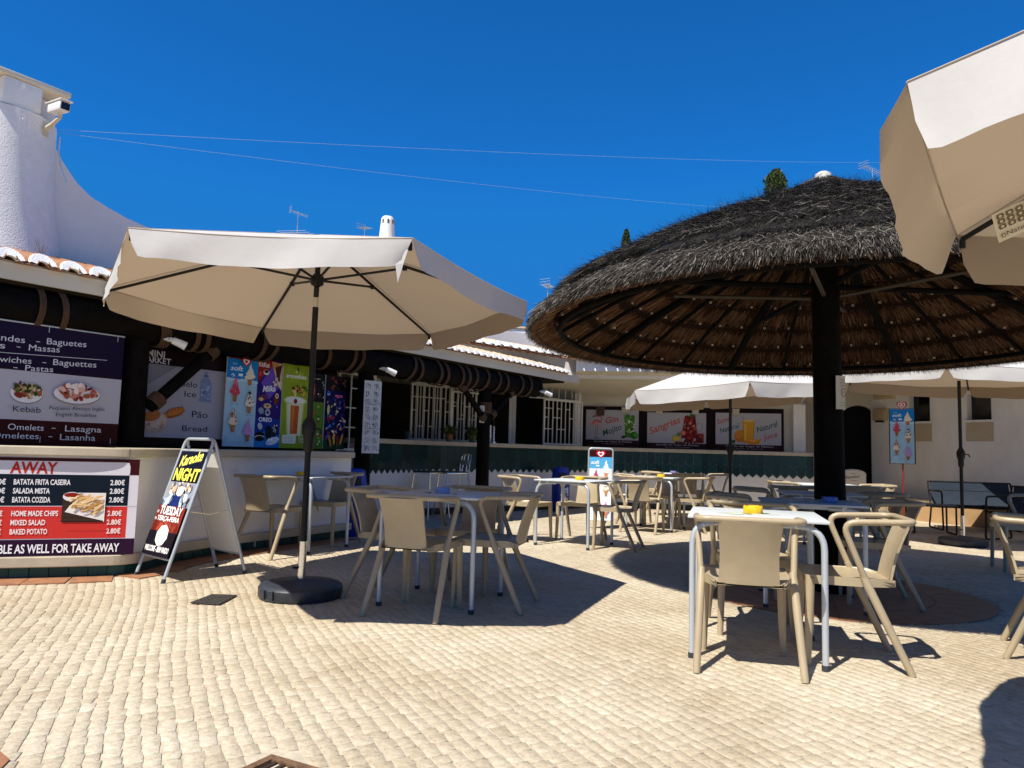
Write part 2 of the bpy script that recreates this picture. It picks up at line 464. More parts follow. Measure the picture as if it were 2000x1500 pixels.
POSTC = (2.6, 6.05)                      # thatched parasol's post
def front_line(x):                       # rough front edge of the bars
    return True
def cobbles():
    vd = np.array([-.40, .9165]); ud = np.array([.9165, .40])
    V = []; F = []; rnd = []
    u = -9.0
    colw = 0.060
    iu = 0
    while u < 13.5:
        w = colw * NR.uniform(.86, 1.14)
        v = -3.0 + NR.uniform(0, .1)
        while v < 18.5:
            h = NR.uniform(.062, .112)
            cu, cv = u + w / 2, v + h / 2
            # gentle fan of the rows
            du = .07 * sin(cv * .55 + cu * .35) + .05 * sin(cv * 1.3 - cu * .5) + .10 * sin(cu * .3 + 1) * cos(cv * .22)
            dv = .05 * sin(cu * .8 + cv * .2)
            c = ud * (cu + du) + vd * (cv + dv)
            keep = (c[1] > 1.6 and c[1] < 15.6 and c[0] > -4.6 and c[0] < 9.5 and abs(c[0]) < 1.2 + c[1] * .78)
            if keep and NX * c[0] + NY * c[1] < -6.75: keep = False
            if keep and (c[0] - POSTC[0]) ** 2 + (c[1] - POSTC[1]) ** 2 < 1.13 ** 2: keep = False
            if keep and abs((c[0] + .683) * .888 + (c[1] - 2.374) * -.46) < .245 and abs((c[0] + .683) * .46 + (c[1] - 2.374) * .888) < .215: keep = False
            if keep and c[0] < -1.42 and c[1] < 2.72 and c[0] + (c[1] - 2.5) * .6 < -1.66: keep = False
            if keep:
                gp = NR.uniform(.0012, .0027)
                ang = NR.normal(0, .014)
                hw, hh = w / 2 - gp, h / 2 - NR.uniform(.0009, .0020)
                c = c + ud * NR.normal(0, .0030)
                z = NR.normal(0, .0005)
                co, si = math.cos(ang), math.sin(ang)
                b0 = len(V)
                tilt = NR.normal(0, .0028, 2)
                jit = NR.normal(0, 1, (4, 2)) * [.0026, .0012]
                for (sc, zz) in ((1.0, -.02), (1.0, -.0012), (.955, 0.0)):
                    for q, (sx, sy) in enumerate(((-1, -1), (1, -1), (1, 1), (-1, 1))):
                        a = sx * hw * sc + jit[q, 0]; b_ = sy * hh * sc + jit[q, 1]
                        a, b_ = a * co - b_ * si, a * si + b_ * co
                        p = c + ud * a + vd * b_
                        V.append((p[0], p[1], z + zz + tilt[0] * a + tilt[1] * b_))
                for r_ in (0, 4):
                    for q in range(4):
                        q2 = (q + 1) % 4
                        F.append((b0 + r_ + q, b0 + r_ + q2, b0 + r_ + 4 + q2, b0 + r_ + 4 + q))
                F.append((b0 + 8, b0 + 9, b0 + 10, b0 + 11))
                rnd += [float(np.clip(NR.normal(.5, .17), 0, 1))] * 9
            v += h
        u += w; iu += 1
    o = blades_mesh('cobblestone_paving', np.array(V), np.array(F), np.array(rnd), m_cob)
    tag(o, kind='structure')
cobbles()

# terracotta floor ring round the post of the thatched parasol, and strip along the counter
m_ter = mat('terracotta_floor', (.34, .155, .075), .6, var=.35, scale=11, bump=.15, bscale=70)
g = MB()
for k in range(26):
    a0 = 2 * pi * k / 26; a1 = 2 * pi * (k + 1) / 26 - .006
    for r0, r1 in ((.0, .34), (.345, .72), (.725, 1.115)):
        n = 3
        p = [(POSTC[0] + r1 * cos(a0 + (a1 - a0) * i / n), POSTC[1] + r1 * sin(a0 + (a1 - a0) * i / n)) for i in range(n + 1)]
        q = [(POSTC[0] + r0 * cos(a0 + (a1 - a0) * i / n), POSTC[1] + r0 * sin(a0 + (a1 - a0) * i / n)) for i in range(n, -1, -1)]
        g.prism(p + q if r0 > 0 else p + [(POSTC[0], POSTC[1])], -.025, .004)
tag(g.build('terracotta_ring', m_ter), kind='structure')

def smooth_path(P, n=8):
    P = [Vector((*p, 0)) for p in P]; out = []
    for i in range(len(P) - 1):
        p0 = P[max(0, i - 1)]; p1 = P[i]; p2 = P[i + 1]; p3 = P[min(len(P) - 1, i + 2)]
        for k in range(n):
            t = k / n
            out.append(.5 * ((2 * p1) + (-p0 + p2) * t + (2 * p0 - 5 * p1 + 4 * p2 - p3) * t * t + (-p0 + 3 * p1 - 3 * p2 + p3) * t ** 3))
    out.append(P[-1]); return [(p.x, p.y) for p in out]
def offset_path(P, d):
    out = []
    for i, p in enumerate(P):
        a = P[max(0, i - 1)]; b = P[min(len(P) - 1, i + 1)]
        dx, dy = b[0] - a[0], b[1] - a[1]; q = sqrt(dx * dx + dy * dy)
        out.append((p[0] + dy / q * d, p[1] - dx / q * d))       # positive = to the right of travel (court side)
    return out
def ribbon(mb, P, d0, d1, z0, z1, smooth=False, ends=True):
    """solid strip between offsets d0 (outer) and d1 (inner)"""
    A = offset_path(P, d0); B = offset_path(P, d1)
    vs = []
    for a, b in zip(A, B): vs += [(*a, z0), (*a, z1), (*b, z1), (*b, z0)]
    fs = []
    for i in range(len(P) - 1):
        o = i * 4; q = o + 4
        for k in range(4): fs.append((o + k, o + (k + 1) % 4, q + (k + 1) % 4, q + k))
    fs += [(0, 1, 2, 3), tuple(len(vs) - 4 + k for k in (3, 2, 1, 0))]
    mb.add(vs, fs, smooth)
def plen(P):
    L = [0]
    for a, b in zip(P, P[1:]): L.append(L[-1] + sqrt((a[0] - b[0]) ** 2 + (a[1] - b[1]) ** 2))
    return L
def at_len(P, L, t):
    for i in range(len(P) - 1):
        if t <= L[i + 1] or i == len(P) - 2:
            k = (t - L[i]) / max(1e-9, L[i + 1] - L[i])
            return (P[i][0] + (P[i + 1][0] - P[i][0]) * k, P[i][1] + (P[i + 1][1] - P[i][1]) * k)

M_GREEN = rnd_mat('green_glazed_tile', [(0, (.003, .024, .022)), (.6, (.004, .036, .032)), (1, (.008, .052, .048))], rough=.22)
for nd in M_GREEN.node_tree.nodes:
    if nd.type == 'BSDF_PRINCIPLED': nd.inputs['Specular IOR Level'].default_value = .35
M_GREEN2 = rnd_mat('green_plinth_tile', [(0, (.006, .060, .050)), (1, (.012, .095, .080))], rough=.25)  # lighter copy of the green tile, sunlight put into its colour
def set_rnd(o, per):
    """random value per group of `per` faces"""
    n = len(o.data.polygons); at = o.data.attributes.new('rnd', 'FLOAT', 'FACE')
    vals = np.repeat(NR.uniform(0, 1, n // per + 1), per)[:n]
    at.data.foreach_set('value', vals.astype(np.float32))

# ---------------- white take-away counter on the left (curves back to the posts)
kiosk = [(-5.4, 4.99), (-4.6, 5.27), (-3.73, 5.59), (-3.22, 5.775), (-3.0, 5.90), (-2.93, 6.10), (-2.92, 6.45), (-2.83, 6.80), (-2.62, 7.30), (-2.30, 7.94), (-1.86, 8.77)]
kp = smooth_path(kiosk[2:], 6); kp = [kiosk[0], kiosk[1]] + kp
take = thing('serving_counter', 'white plastered serving counter with pale stone top, curving in front of the menu boards', 'counter')
g = MB(); ribbon(g, kp, 0, -.30, .15, .915); g.build('front_wall', M_PLASTER, take)
g = MB(); ribbon(g, kp, .055, -.48, .917, .985); g.build('counter_top', M_STONE, take, bevel=.008)
g = MB(); ribbon(g, kp, .05, -.03, .088, .165); g.build('ledge', M_STONE, take, bevel=.006)
g = MB(); ribbon(g, kp, -.02, -.3, -.02, .149); g.build('plinth', mat('green_grout', (.012, .05, .045), .6), take)
g = MB(); L = plen(kp); t = 0.0
while t < L[-1] - .13:
    a = at_len(kp, L, t + .004); b = at_len(kp, L, t + .126)
    dx, dy = b[0] - a[0], b[1] - a[1]; q = sqrt(dx * dx + dy * dy); nx, ny = dy / q, -dx / q
    for z0, z1 in ((-.018, .086),):
        P = [(a[0], a[1], z0), (b[0], b[1], z0), (b[0], b[1], z1), (a[0], a[1], z1)]
        g.slab([(p[0] - nx * .022, p[1] - ny * .022, p[2]) for p in P], (nx, ny, 0), .012)
    t += .13
o = g.build('plinth_tiles', M_GREEN2, take); set_rnd(o, 6)
# little green diamond tile at the end of the counter
g = MB(); e = FP(6.2, -6.5, .62)
g.slab([FP(6.13, -6.5, .70), FP(6.08, -6.5, .62), FP(6.13, -6.5, .54), FP(6.18, -6.5, .62)], (NX, NY, 0), .01)
o = g.build('diamond_tile', M_GREEN, take); set_rnd(o, 6)
# slab joints
g = MB()
for t_ in (2.55, 3.6, 6.0):
    a = at_len(kp, L, t_); b = at_len(kp, L, t_ + .004)
    dx, dy = b[0] - a[0], b[1] - a[1]; q = sqrt(dx * dx + dy * dy); nx, ny = dy / q, -dx / q
    g.slab([(a[0] + nx * .05, a[1] + ny * .05, .922), (b[0] + nx * .05, b[1] + ny * .05, .922), (b[0] + nx * .05, b[1] + ny * .05, .98), (a[0] + nx * .05, a[1] + ny * .05, .98)], (nx, ny, 0), .008)
g.build('slab_joint', mat('dark_joint', (.10, .08, .06), .9), take)

# terracotta strip at its foot
g = MB(); P = offset_path(kp, .0); t = 0.0
while t < L[-1] - .3:
    a = at_len(kp, L, t + .003); b = at_len(kp, L, t + .277)
    dx, dy = b[0] - a[0], b[1] - a[1]; q = sqrt(dx * dx + dy * dy); nx, ny = dy / q, -dx / q
    g.prism([(a[0], a[1]), (a[0] + nx * .27, a[1] + ny * .27), (b[0] + nx * .27, b[1] + ny * .27), (b[0], b[1])], -.03, .008)
    t += .28
tag(g.build('terracotta_path', m_ter), kind='structure')
g = MB(); g.prism([(-2.6, 1.2), (-1.5, 1.2), (-1.44, 1.9), (-1.60, 2.52), (-1.72, 2.62), (-2.9, 2.9)], -.03, .006)
tag(g.build('terracotta_edge', m_ter), kind='structure')

# ---------------- bar counter with green tiles
P1, P2, P3 = (-1.31, 12.0), (2.0, 14.9), (5.74, 14.1)
bar = [(-2.0, 10.45), P1, P2, P3]
bp_ = [bar[0], (-1.42, 11.74), (-1.33, 11.93), (-1.15, 12.14), (1.75, 14.68), (1.95, 14.80), (2.12, 14.84), (2.35, 14.82), P3]
barc = thing('bar_counter', 'long bar counter faced with dark green zigzag tiles over white plaster', 'counter')
g = MB(); ribbon(g, bp_, 0, -.35, .10, 1.10); g.build('front_wall', M_PLASTER, barc)
g = MB(); ribbon(g, bp_, .06, -.62, 1.105, 1.175); g.build('counter_top', M_STONE, barc, bevel=.008)
g = MB(); ribbon(g, bp_, .012, -.2, -.02, .098); g.build('plinth', mat('dark_plinth', (.02, .02, .018), .4), barc)
g = MB(); L2 = plen(bp_); nt = int(L2[-1] / .147); st = L2[-1] / nt
for k in range(nt):
    a = at_len(bp_, L2, k * st + .002); b = at_len(bp_, L2, (k + 1) * st - .002)
    dx, dy = b[0] - a[0], b[1] - a[1]; q = sqrt(dx * dx + dy * dy); nx, ny = dy / q, -dx / q
    m_ = ((a[0] + b[0]) / 2, (a[1] + b[1]) / 2)
    def P_(p, z): return (p[0] + nx * .001, p[1] + ny * .001, z)
    g.slab([P_(a, 1.102), P_(a, .915), P_(m_, .845), P_(b, .915), P_(b, 1.102)], (nx, ny, 0), .012)
    g.slab([P_(a, .910), P_(a, .735), P_(m_, .668), P_(b, .735), P_(b, .910), P_(m_, .840)], (nx, ny, 0), .012)
o = g.build('tile_band', M_GREEN, barc)
at = o.data.attributes.new('rnd', 'FLOAT', 'FACE')
v_ = []
for k in range(nt): v_ += [NR.uniform(0, 1)] * 7 + [NR.uniform(0, 1)] * 8
at.data.foreach_set('value', np.array(v_, dtype=np.float32))
g = MB(); g.box((5.765, 14.08, .60), (.06, .42, 1.0), atan2(-.8, 3.74)); g.build('end_panel', M_PLASTER, barc)

# ================================================================== SNACK BAR BUILDING
house = thing('snack_bar_building', 'low white snack bar with tiled eaves carried on black log posts', 'building')
def wall_strip(mb, P, z0, z1, th=.15):
    ribbon(mb, P, 0, -th, z0, z1)
F2 = lambda s, o: tuple(FP(s, o)[:2])
# back walls (dark inside)
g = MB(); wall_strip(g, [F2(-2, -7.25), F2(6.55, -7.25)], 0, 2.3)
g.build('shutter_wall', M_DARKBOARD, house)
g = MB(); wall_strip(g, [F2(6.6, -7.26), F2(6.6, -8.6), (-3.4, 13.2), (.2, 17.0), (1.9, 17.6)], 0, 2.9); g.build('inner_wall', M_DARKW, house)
# roof slab
roofpoly = [F2(-2, -6.58), F2(11.35, -6.58), (1.22, 13.42), (1.5, 18), (-6, 18), F2(-2, -12)]
g = MB(); g.prism(roofpoly, 2.30, 2.425); g.build('roof', M_CREAM, house)
g = MB(); ribbon(g, [F2(-2, -6.575), F2(11.36, -6.575)], .0, -.03, 2.295, 2.43); g.build('fascia', M_CREAM, house)
# unseen slab behind the left parasol, added to shade the table by the counter
g = MB(); g.prism([F2(3.25, -6.57), F2(3.25, -5.86), F2(6.45, -5.86), F2(6.45, -6.57)], 2.31, 2.40); g.build('shade_slab', M_CREAM, house)
# dark soffit right behind the fascia
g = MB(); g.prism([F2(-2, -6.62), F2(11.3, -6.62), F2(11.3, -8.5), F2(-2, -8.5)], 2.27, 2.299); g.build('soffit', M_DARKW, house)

# roof tiles: barrel rows whose lower ends are pointed with white mortar
def barrel(mb, a, d_out, d_along, r, ln, slope, th=.016, n=9, col=0, endcol=1, end_th=.05):
    """half-round tile; its open end at a looks along d_out, it climbs backwards by slope"""
    a = Vector(a); o_ = Vector(d_out); u = Vector(d_along); up = Vector((0, 0, 1))
    back = (-o_ * cos(slope) + up * sin(slope))
    rows = []
    for L_ in (0, ln):
        outer = []; inner = []
        for k in range(n + 1):
            t = pi * k / n
            dirr = u * cos(t) + up * sin(t)
            ln_ = -o_ * (sin(t) * r * .85) if L_ == 0 else Vector((0, 0, 0))
            outer.append(a + back * L_ + dirr * r + ln_); inner.append(a + back * L_ + dirr * (r - th) + ln_)
        rows.append((outer, inner))
    vs = rows[0][0] + rows[1][0] + rows[0][1] + rows[1][1]
    m = n + 1
    fs = []
    for k in range(n):
        fs.append((k, k + 1, m + k + 1, m + k)); fs.append((2 * m + k, 3 * m + k, 3 * m + k + 1, 2 * m + k + 1))
        fs.append((k, 2 * m + k, 2 * m + k + 1, k + 1))
    mb.cur = col; mb.add(vs, fs, True)
    # mortar crescent
    fo = o_ * .012
    lean = lambda z: -o_ * z * .85
    A = [a + fo + (u * cos(pi * k / n) + up * sin(pi * k / n)) * (r + .004) + lean(sin(pi * k / n) * r) for k in range(n + 1)]
    B = [a + fo + u * cos(pi * k / n) * (r * .52) + up * (sin(pi * k / n) * r * .40 - r * .10) + lean(sin(pi * k / n) * r * .40) for k in range(n + 1)]
    A2 = [p - fo * 4 for p in A]; B2 = [p - fo * 4 for p in B]
    vs = A + B + A2 + B2
    fs = []
    for k in range(n):
        fs += [(k, k + 1, m + k + 1, m + k), (2 * m + k, 3 * m + k, 3 * m + k + 1, 2 * m + k + 1), (k, 2 * m + k, 2 * m + k + 1, k + 1), (m + k, m + k + 1, 3 * m + k + 1, 3 * m + k)]
    mb.cur = endcol; mb.add(vs, fs, True)
def pan(mb, a, d_out, d_along, r, ln, slope, n=6, col=0):
    a = Vector(a); o_ = Vector(d_out); u = Vector(d_along); up = Vector((0, 0, 1))
    back = (-o_ * cos(slope) + up * sin(slope)); m = n + 1; vs = []
    for L_ in (0, ln):
        for q in (0, -.014):
            for k in range(m):
                t = pi + pi * k / n
                vs.append(a + back * L_ + (u * cos(t) + up * sin(t) * .55) * r + up * q)
    fs = []
    for k in range(n):
        fs += [(k, k + 1, 2 * m + k + 1, 2 * m + k), (m + k, 3 * m + k, 3 * m + k + 1, m + k + 1), (k, m + k, m + k + 1, k + 1)]
    mb.cur = col; mb.add(vs, fs, True)
DO = (NX, NY, 0); DA = (TX, TY, 0)
g = MB(); s = 1.06; sp = .2385
while s < 6.5:
    barrel(g, FP(s, -6.51, 2.452 + R.uniform(-.006, .006)), DO, DA, .094, .62, radians(11)); s += sp
s = 1.06 + sp / 2
while s < 6.5:
    pan(g, FP(s, -6.50, 2.475), DO, DA, .082, .62, radians(11)); s += sp
s = 6.6; sp = .155
while s < 11.25:
    barrel(g, FP(s, -6.51, 2.44 + R.uniform(-.005, .005)), DO, DA, .066, .42, radians(16), col=2); s += sp
s = 6.6 + sp / 2
while s < 11.2:
    pan(g, FP(s, -6.50, 2.455), DO, DA, .055, .42, radians(16), col=0); s += sp
g.build('eave_tiles', [M_TERRA, M_ROUGHPL, M_OLDTILE], house)
# tiles higher up behind the chimney foot
g = MB(); s = 1.4
while s < 6.4:
    for rrow in range(3):
        barrel(g, FP(s + R.uniform(-.01, .01), -7.05 - rrow * .52, 2.57 + rrow * .115), DO, DA, .10, .56, radians(12), endcol=0)
    s += .2385
g.build('upper_tiles', [M_TERRA, M_CREAM], house)
g = MB(); g.slab([FP(-2, -6.6, 2.43), FP(6.5, -6.6, 2.43), FP(6.5, -9.4, 2.95), FP(-2, -9.4, 2.95)], (0, 0, 1), .02); g.build('roof_deck', M_OLDTILE, house)

# upper white wall behind the right part of the eave, its own tile row, and the parapet above
up1 = [(-3.6, 8.2), (-2.0, 10.15), (-.82, 11.75), (.95, 13.42), (1.25, 13.5), (6.3, 12.62)]
g = MB(); ribbon(g, offset_path(up1, -.22), 0, -.12, 2.43, 2.80); g.build('upper_wall', M_PLASTER, house)
tl = [(-3.5, 8.3), (-2.0, 10.15), (-.71, 11.67), (.99, 13.24), (6.3, 12.36)]
Lt = plen(tl)
g = MB(); t = .1; k = 0
while t < Lt[-1] - .1:
    a = at_len(tl, Lt, t); b = at_len(tl, Lt, t + .05)
    dx, dy = b[0] - a[0], b[1] - a[1]; q = sqrt(dx * dx + dy * dy); nx, ny = dy / q, -dx / q
    barrel(g, (a[0], a[1], 2.775 + R.uniform(-.008, .008)), (nx, ny, 0), (dx / q, dy / q, 0), .082, .62, radians(11), col=0)
    barrel(g, (a[0] - nx * .5, a[1] - ny * .5, 2.875), (nx, ny, 0), (dx / q, dy / q, 0), .085, .6, radians(11), col=0, endcol=0)
    pan(g, (a[0] + dx / q * .1, a[1] + dy / q * .1, 2.775), (nx, ny, 0), (dx / q, dy / q, 0), .085, .9, radians(11), col=2)
    t += .2; k += 1
g.build('upper_eave_tiles', [M_OLDTILE, M_ROUGHPL, M_TERRA], house)
g = MB(); ribbon(g, [(-1.9, 12.6), (-.55, 13.65), (.95, 14.75), (6.4, 13.8)], 0, -.2, 2.8, 3.32); g.build('parapet', M_PLASTER, house)
g = MB(); g.prism([(-3.4, 8.6), (-2.2, 10.3), (-.85, 11.95), (.95, 13.6), (1.3, 13.66), (6.3, 12.8), (6.5, 18), (-6, 18)], 2.795, 2.82); g.build('upper_roof', M_OLDTILE, house)

# white slab edge (parapet) of the back wing and curved soffit under it
pw = [(1.15, 13.35), (6.3, 12.495)]
g = MB(); ribbon(g, pw, 0, -.10, 2.525, 2.79)
g.build('wing_edge', M_PLASTER, house)
wl_ = [(1.30, 15.50), (5.72, 14.575)]
g = MB()
prof = [(0, 2.525), (.25, 2.51), (.9, 2.42), (1.5, 2.33), (1.85, 2.27), (2.05, 2.24), (2.14, 2.20), (2.17, 2.12), (2.18, 2.05)]
rowsA = []
for (d, z) in prof:
    for (p0, p1) in ((pw[0], wl_[0]), (pw[1], wl_[1])):
        q = d / 2.18
        rowsA.append((p0[0] + (p1[0] - p0[0]) * q, p0[1] + (p1[1] - p0[1]) * q, z))
g.add(rowsA, [(2 * i, 2 * i + 1, 2 * i + 3, 2 * i + 2) for i in range(len(prof) - 1)], True)
g.build('soffit', M_CREAM, house, sharp=60)
g = MB(); ribbon(g, wl_, 0, -.2, 1.1, 2.06); g.build('back_wall', M_CREAM, house)
# pillars either side of the posters
g = MB(); g.box((5.62, 14.50, 1.64), (.22, .18, .93), atan2(-.8, 3.74)); g.build('pillar', M_PLASTER, house)
g = MB(); g.box((1.36, 15.30, 1.9), (.14, .14, 1.55), .2); g.build('pillar', M_PLASTER, house)
# dark room over the right end, closing walls, doorway wall
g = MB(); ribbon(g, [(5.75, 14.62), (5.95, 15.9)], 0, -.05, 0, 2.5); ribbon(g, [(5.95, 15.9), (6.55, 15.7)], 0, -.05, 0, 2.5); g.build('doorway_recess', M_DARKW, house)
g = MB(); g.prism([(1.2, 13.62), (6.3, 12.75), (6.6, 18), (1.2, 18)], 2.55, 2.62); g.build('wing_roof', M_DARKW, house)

# log beam with rope bindings, posts and braces
g = MB(); pts = [FP(-1 + i * .5, -6.73 + .012 * sin(i * 1.7), 2.115 + .008 * sin(i * 2.3)) for i in range(24)]
g.tube(pts, [.158 + .008 * sin(i * 3.1) for i in range(24)], 16); beam = g.build('log_beam', M_WOOD, house)
for s_ in (2.77, 2.95, 3.81, 3.86, 4.17, 4.28, 4.95, 5.11, 5.84, 6.24, 6.37, 7.32, 7.46, 7.86, 8.01, 8.35, 8.50, 8.68, 8.96, 9.27, 9.48, 9.9, 10.15):
    g = MB(); lean = R.uniform(-.05, .05)
    for k in range(3):
        c = FP(s_ + (k - 1) * .016, -6.73, 2.115)
        ring = []
        for j in range(20):
            a = 2 * pi * j / 20
            ring.append(c + Vector((NX, NY, 0)) * (.176 * cos(a)) + Vector((0, 0, .176 * sin(a))) + Vector((TX, TY, 0)) * lean * sin(a))
        g.tube(ring, .0095, 6, closed=True)
    g.build('rope_binding', M_ROPE, beam)
for s_, rr, top in ((3.672, .118, 1.98), (6.61, .105, 1.98), (9.128, .098, 1.98)):
    g = MB(); g.tube([FP(s_, -6.75, z) for z in (-.02, .5, 1.0, 1.5, top)], [rr * 1.12, rr * 1.03, rr, rr * .97, rr * .95], 16)
    post = g.build('post', M_WOOD, house)
    g = MB()
    for k in range(9): g.tube([FP(s_, -6.75, 1.62 + k * .018 + .01 * k / 9) + Vector((cos(a), sin(a), .05 * sin(a))) * (rr + .006) for a in [2 * pi * j / 18 for j in range(18)]], .0095, 6, closed=True)
    if s_ > 9: g.build('rope_binding', M_ROPE, post)
for a, b, r_ in ((FP(3.80, -6.70, 1.36), FP(4.42, -6.70, 1.97), .06), (FP(9.08, -6.70, 1.50), FP(8.50, -6.70, 1.97), .045), (FP(9.2, -6.70, 1.55), FP(9.75, -6.70, 1.97), .045)):
    g = MB(); g.tube([a, (a + b) / 2, b], r_, 12); br = g.build('brace', M_WOOD, house)
    g = MB(); d = (b - a).normalized()
    for q in (0.06, .92):
        c0 = a + (b - a) * q
        for k in range(6):
            c = c0 + d * k * .017
            u = d.cross(Vector((0, 0, 1))).normalized(); w = d.cross(u)
            g.tube([c + (u * cos(t_) + w * sin(t_)) * (r_ + .012) for t_ in [2 * pi * j / 16 for j in range(16)]], .010, 6, closed=True)
    g.build('rope_binding', M_ROPE, br)

# chimney tower with its cap and the flaring fin wall
cc = (-4.97, 6.91)
g = MB()
prof = [(.66, 2.4), (.565, 2.75), (.51, 3.1), (.47, 3.5), (.447, 3.9), (.44, 4.09)]
g.lathe(prof, (cc[0], cc[1], 0), 40); g.lathe([(.44, 4.09), (.1, 4.12)], (cc[0], cc[1], 0), 40)
ch = g.build('chimney', M_ROUGHPL, house, sharp=70)
for k in range(4):
    a = FROT + pi / 4 * 0 + pi / 2 * k; g = MB()
    g.box((cc[0] + cos(a) * .27, cc[1] + sin(a) * .27, 4.24), (.24, .34, .27), a, bev=.025)
    g.build('cap_leg', M_PLASTER, ch)
g = MB(); g.box((cc[0], cc[1], 4.22), (.42, .42, .24), FROT); g.build('flue', mat('soot', (.012, .010, .008), .9), ch)
g = MB(); g.box((cc[0], cc[1], 4.40), (.82, .82, .05), FROT, bev=.01); g.build('chimney_cap', M_CREAM, ch)
# fin
o_ = -7.95; prof = [(2.85, 4.02), (3.2, 4.0)] + [(3.371, 3.939), (3.422, 3.85), (3.575, 3.675), (3.727, 3.569), (3.901, 3.51), (4.098, 3.454), (4.33, 3.414), (5.055, 3.41)] + [(5.8, 3.3), (6.4, 3.1)]
g = MB()
poly = [FP(s_, o_, z) for s_, z in prof] + [FP(prof[-1][0], o_, 2.43), FP(prof[0][0], o_, 2.43)]
g.slab(poly, (-NX, -NY, 0), .20); g.build('fin_wall', M_PLASTER, house)

# ================================================================== RIGHT SIDE BUILDING
side = thing('side_building', 'white plastered side building with small dark windows behind the slate sofa', 'building')
A, B = Vector((7.19, 14.82, 0)), Vector((9.6, 9.74, 0))
d = (B - A).normalized(); nn = Vector((d.y, -d.x, 0))
if nn.x > 0: nn = -nn
Lw = (B - A).length
def SP(s_, o_, z): p = A + d * s_ + nn * o_; return Vector((p.x, p.y, z))
wins = [(.835, 1.26, 1.81, 2.31), (1.95, 2.38, 1.81, 2.27)]
ss = [0, .835, 1.26, 1.95, 2.38, Lw]
g = MB()
def wallbox(s0, s1, z0, z1, th=.22):
    g.slab([SP(s0, 0, z0), SP(s1, 0, z0), SP(s1, 0, z1), SP(s0, 0, z1)], -nn, th)
wallbox(0, .835, 0, 2.62); wallbox(1.26, 1.95, 0, 2.62); wallbox(2.38, Lw, 0, 2.62)
for (a, b, z0, z1) in wins: wallbox(a, b, z1, 2.62); wallbox(a, b, 0, z0)
g.build('wall', M_WALLR, side)
for (a, b, z0, z1) in wins:
    g = MB(); g.slab([SP(a, -.14, z0), SP(b, -.14, z0), SP(b, -.14, z1), SP(a, -.14, z1)], -nn, .02)
    w_ = g.build('window', M_GLASS, side)
    g = MB(); g.slab([SP(a - .06, .035, z0 - .035), SP(b + .06, .035, z0 - .035), SP(b + .06, .035, z0), SP(a - .06, .035, z0)], -nn, .17); g.build('sill', M_PLASTER, w_)
    g = MB(); g.slab([SP(a - .02, .006, z0 - .37), SP(b + .03, .006, z0 - .37), SP(b + .03, .006, z0 - .04), SP(a - .02, .006, z0 - .04)], -nn, .01); g.build('apron_panel', mat('apron', (.50, .40, .26), .8, var=.1, scale=4), w_)
# recess with the arched dark door
W0, W1 = Vector((6.10, 15.62, 0)), Vector((7.42, 15.10, 0))
dd = (W1 - W0).normalized(); n2 = Vector((dd.y, -dd.x, 0))
def RP(s_, o_, z): p = W0 + dd * s_ + n2 * o_; return Vector((p.x, p.y, z))
Lr = (W1 - W0).length
def arched(s0, s1, zs, zt):
    c = (s0 + s1) / 2; r = (s1 - s0) / 2
    return [(c + r * cos(pi * k / 12), zs + (zt - zs) * sin(pi * k / 12)) for k in range(13)]
g = MB(); ap = arched(.80, 1.38, 1.98, 2.18)
g.slab([RP(0, 0, 0), RP(.80, 0, 0), RP(.80, 0, 2.62), RP(0, 0, 2.62)], -n2, .2)
g.slab([RP(1.38, 0, 0), RP(Lr + .1, 0, 0), RP(Lr + .1, 0, 2.62), RP(1.38, 0, 2.62)], -n2, .2)
for (a, b) in zip(ap, ap[1:]):
    g.slab([RP(b[0], 0, b[1]), RP(a[0], 0, a[1]), RP(a[0], 0, 2.62), RP(b[0], 0, 2.62)], -n2, .2)
g.build('recess_wall', M_CREAM, side)
g = MB(); g.slab([RP(.7, -.16, 0), RP(1.45, -.16, 0), RP(1.45, -.16, 2.2), RP(.7, -.16, 2.2)], -n2, .04); g.build('door', mat('dark_door', (.008, .007, .007), .7, spec=.1), side)
# overhanging roof
g = MB(); e0 = SP(-.9, 1.8, 0); e1 = SP(Lw, 1.8, 0)
g.prism([(5.75, 14.2), (e0.x, e0.y), (e1.x, e1.y), (11.5, 10.5), (10, 18), (5.75, 18)], 2.62, 2.74); g.build('roof', M_CREAM, side)
# low terracotta bench along the foot of the wall
g = MB(); g.slab([SP(.55, .42, 0), SP(Lw, .42, 0), SP(Lw, .42, .34), SP(.55, .42, .34)], -nn, .40); g.build('low_bench', mat('ochre_plaster', (.42, .26, .12), .8, var=.2, scale=4), side)
g = MB(); g.slab([SP(.53, .45, .345), SP(Lw, .45, .345), SP(Lw, .45, .385), SP(.53, .45, .385)], -nn, .44); g.build('bench_top', M_STONE, side)

# ================================================================== THATCHED PARASOL
pal = thing('thatched_parasol', 'big round thatched parasol with dark brush top on a thick black post', 'parasol', (POSTC[0], POSTC[1], 0))
pal.rotation_euler.x = -radians(1.4)
g = MB(); g.tube([(0, 0, -.02), (0, 0, .5), (.003, 0, 1.2), (0, 0, 1.9), (0, 0, 3.35)], [.128, .123, .116, .112, .10], 24); g.build('post', M_WOOD, pal)
RT = 2.46
def ztop(r): return float(np.interp(r, [0, .12, .30, .54, .9, 1.3, 1.7, 2.05, 2.46, 2.6], [3.42, 3.34, 3.23, 3.12, 2.965, 2.80, 2.61, 2.425, 2.185, 2.10]))
def zund(r): return ztop(r) - .125 - .05 * (1 - r / RT)
m_brush = rnd_mat('heather_brush', [(0, (.011, .009, .007)), (.45, (.034, .029, .023)), (.8, (.085, .074, .060)), (1, (.25, .22, .175))], rough=.75)
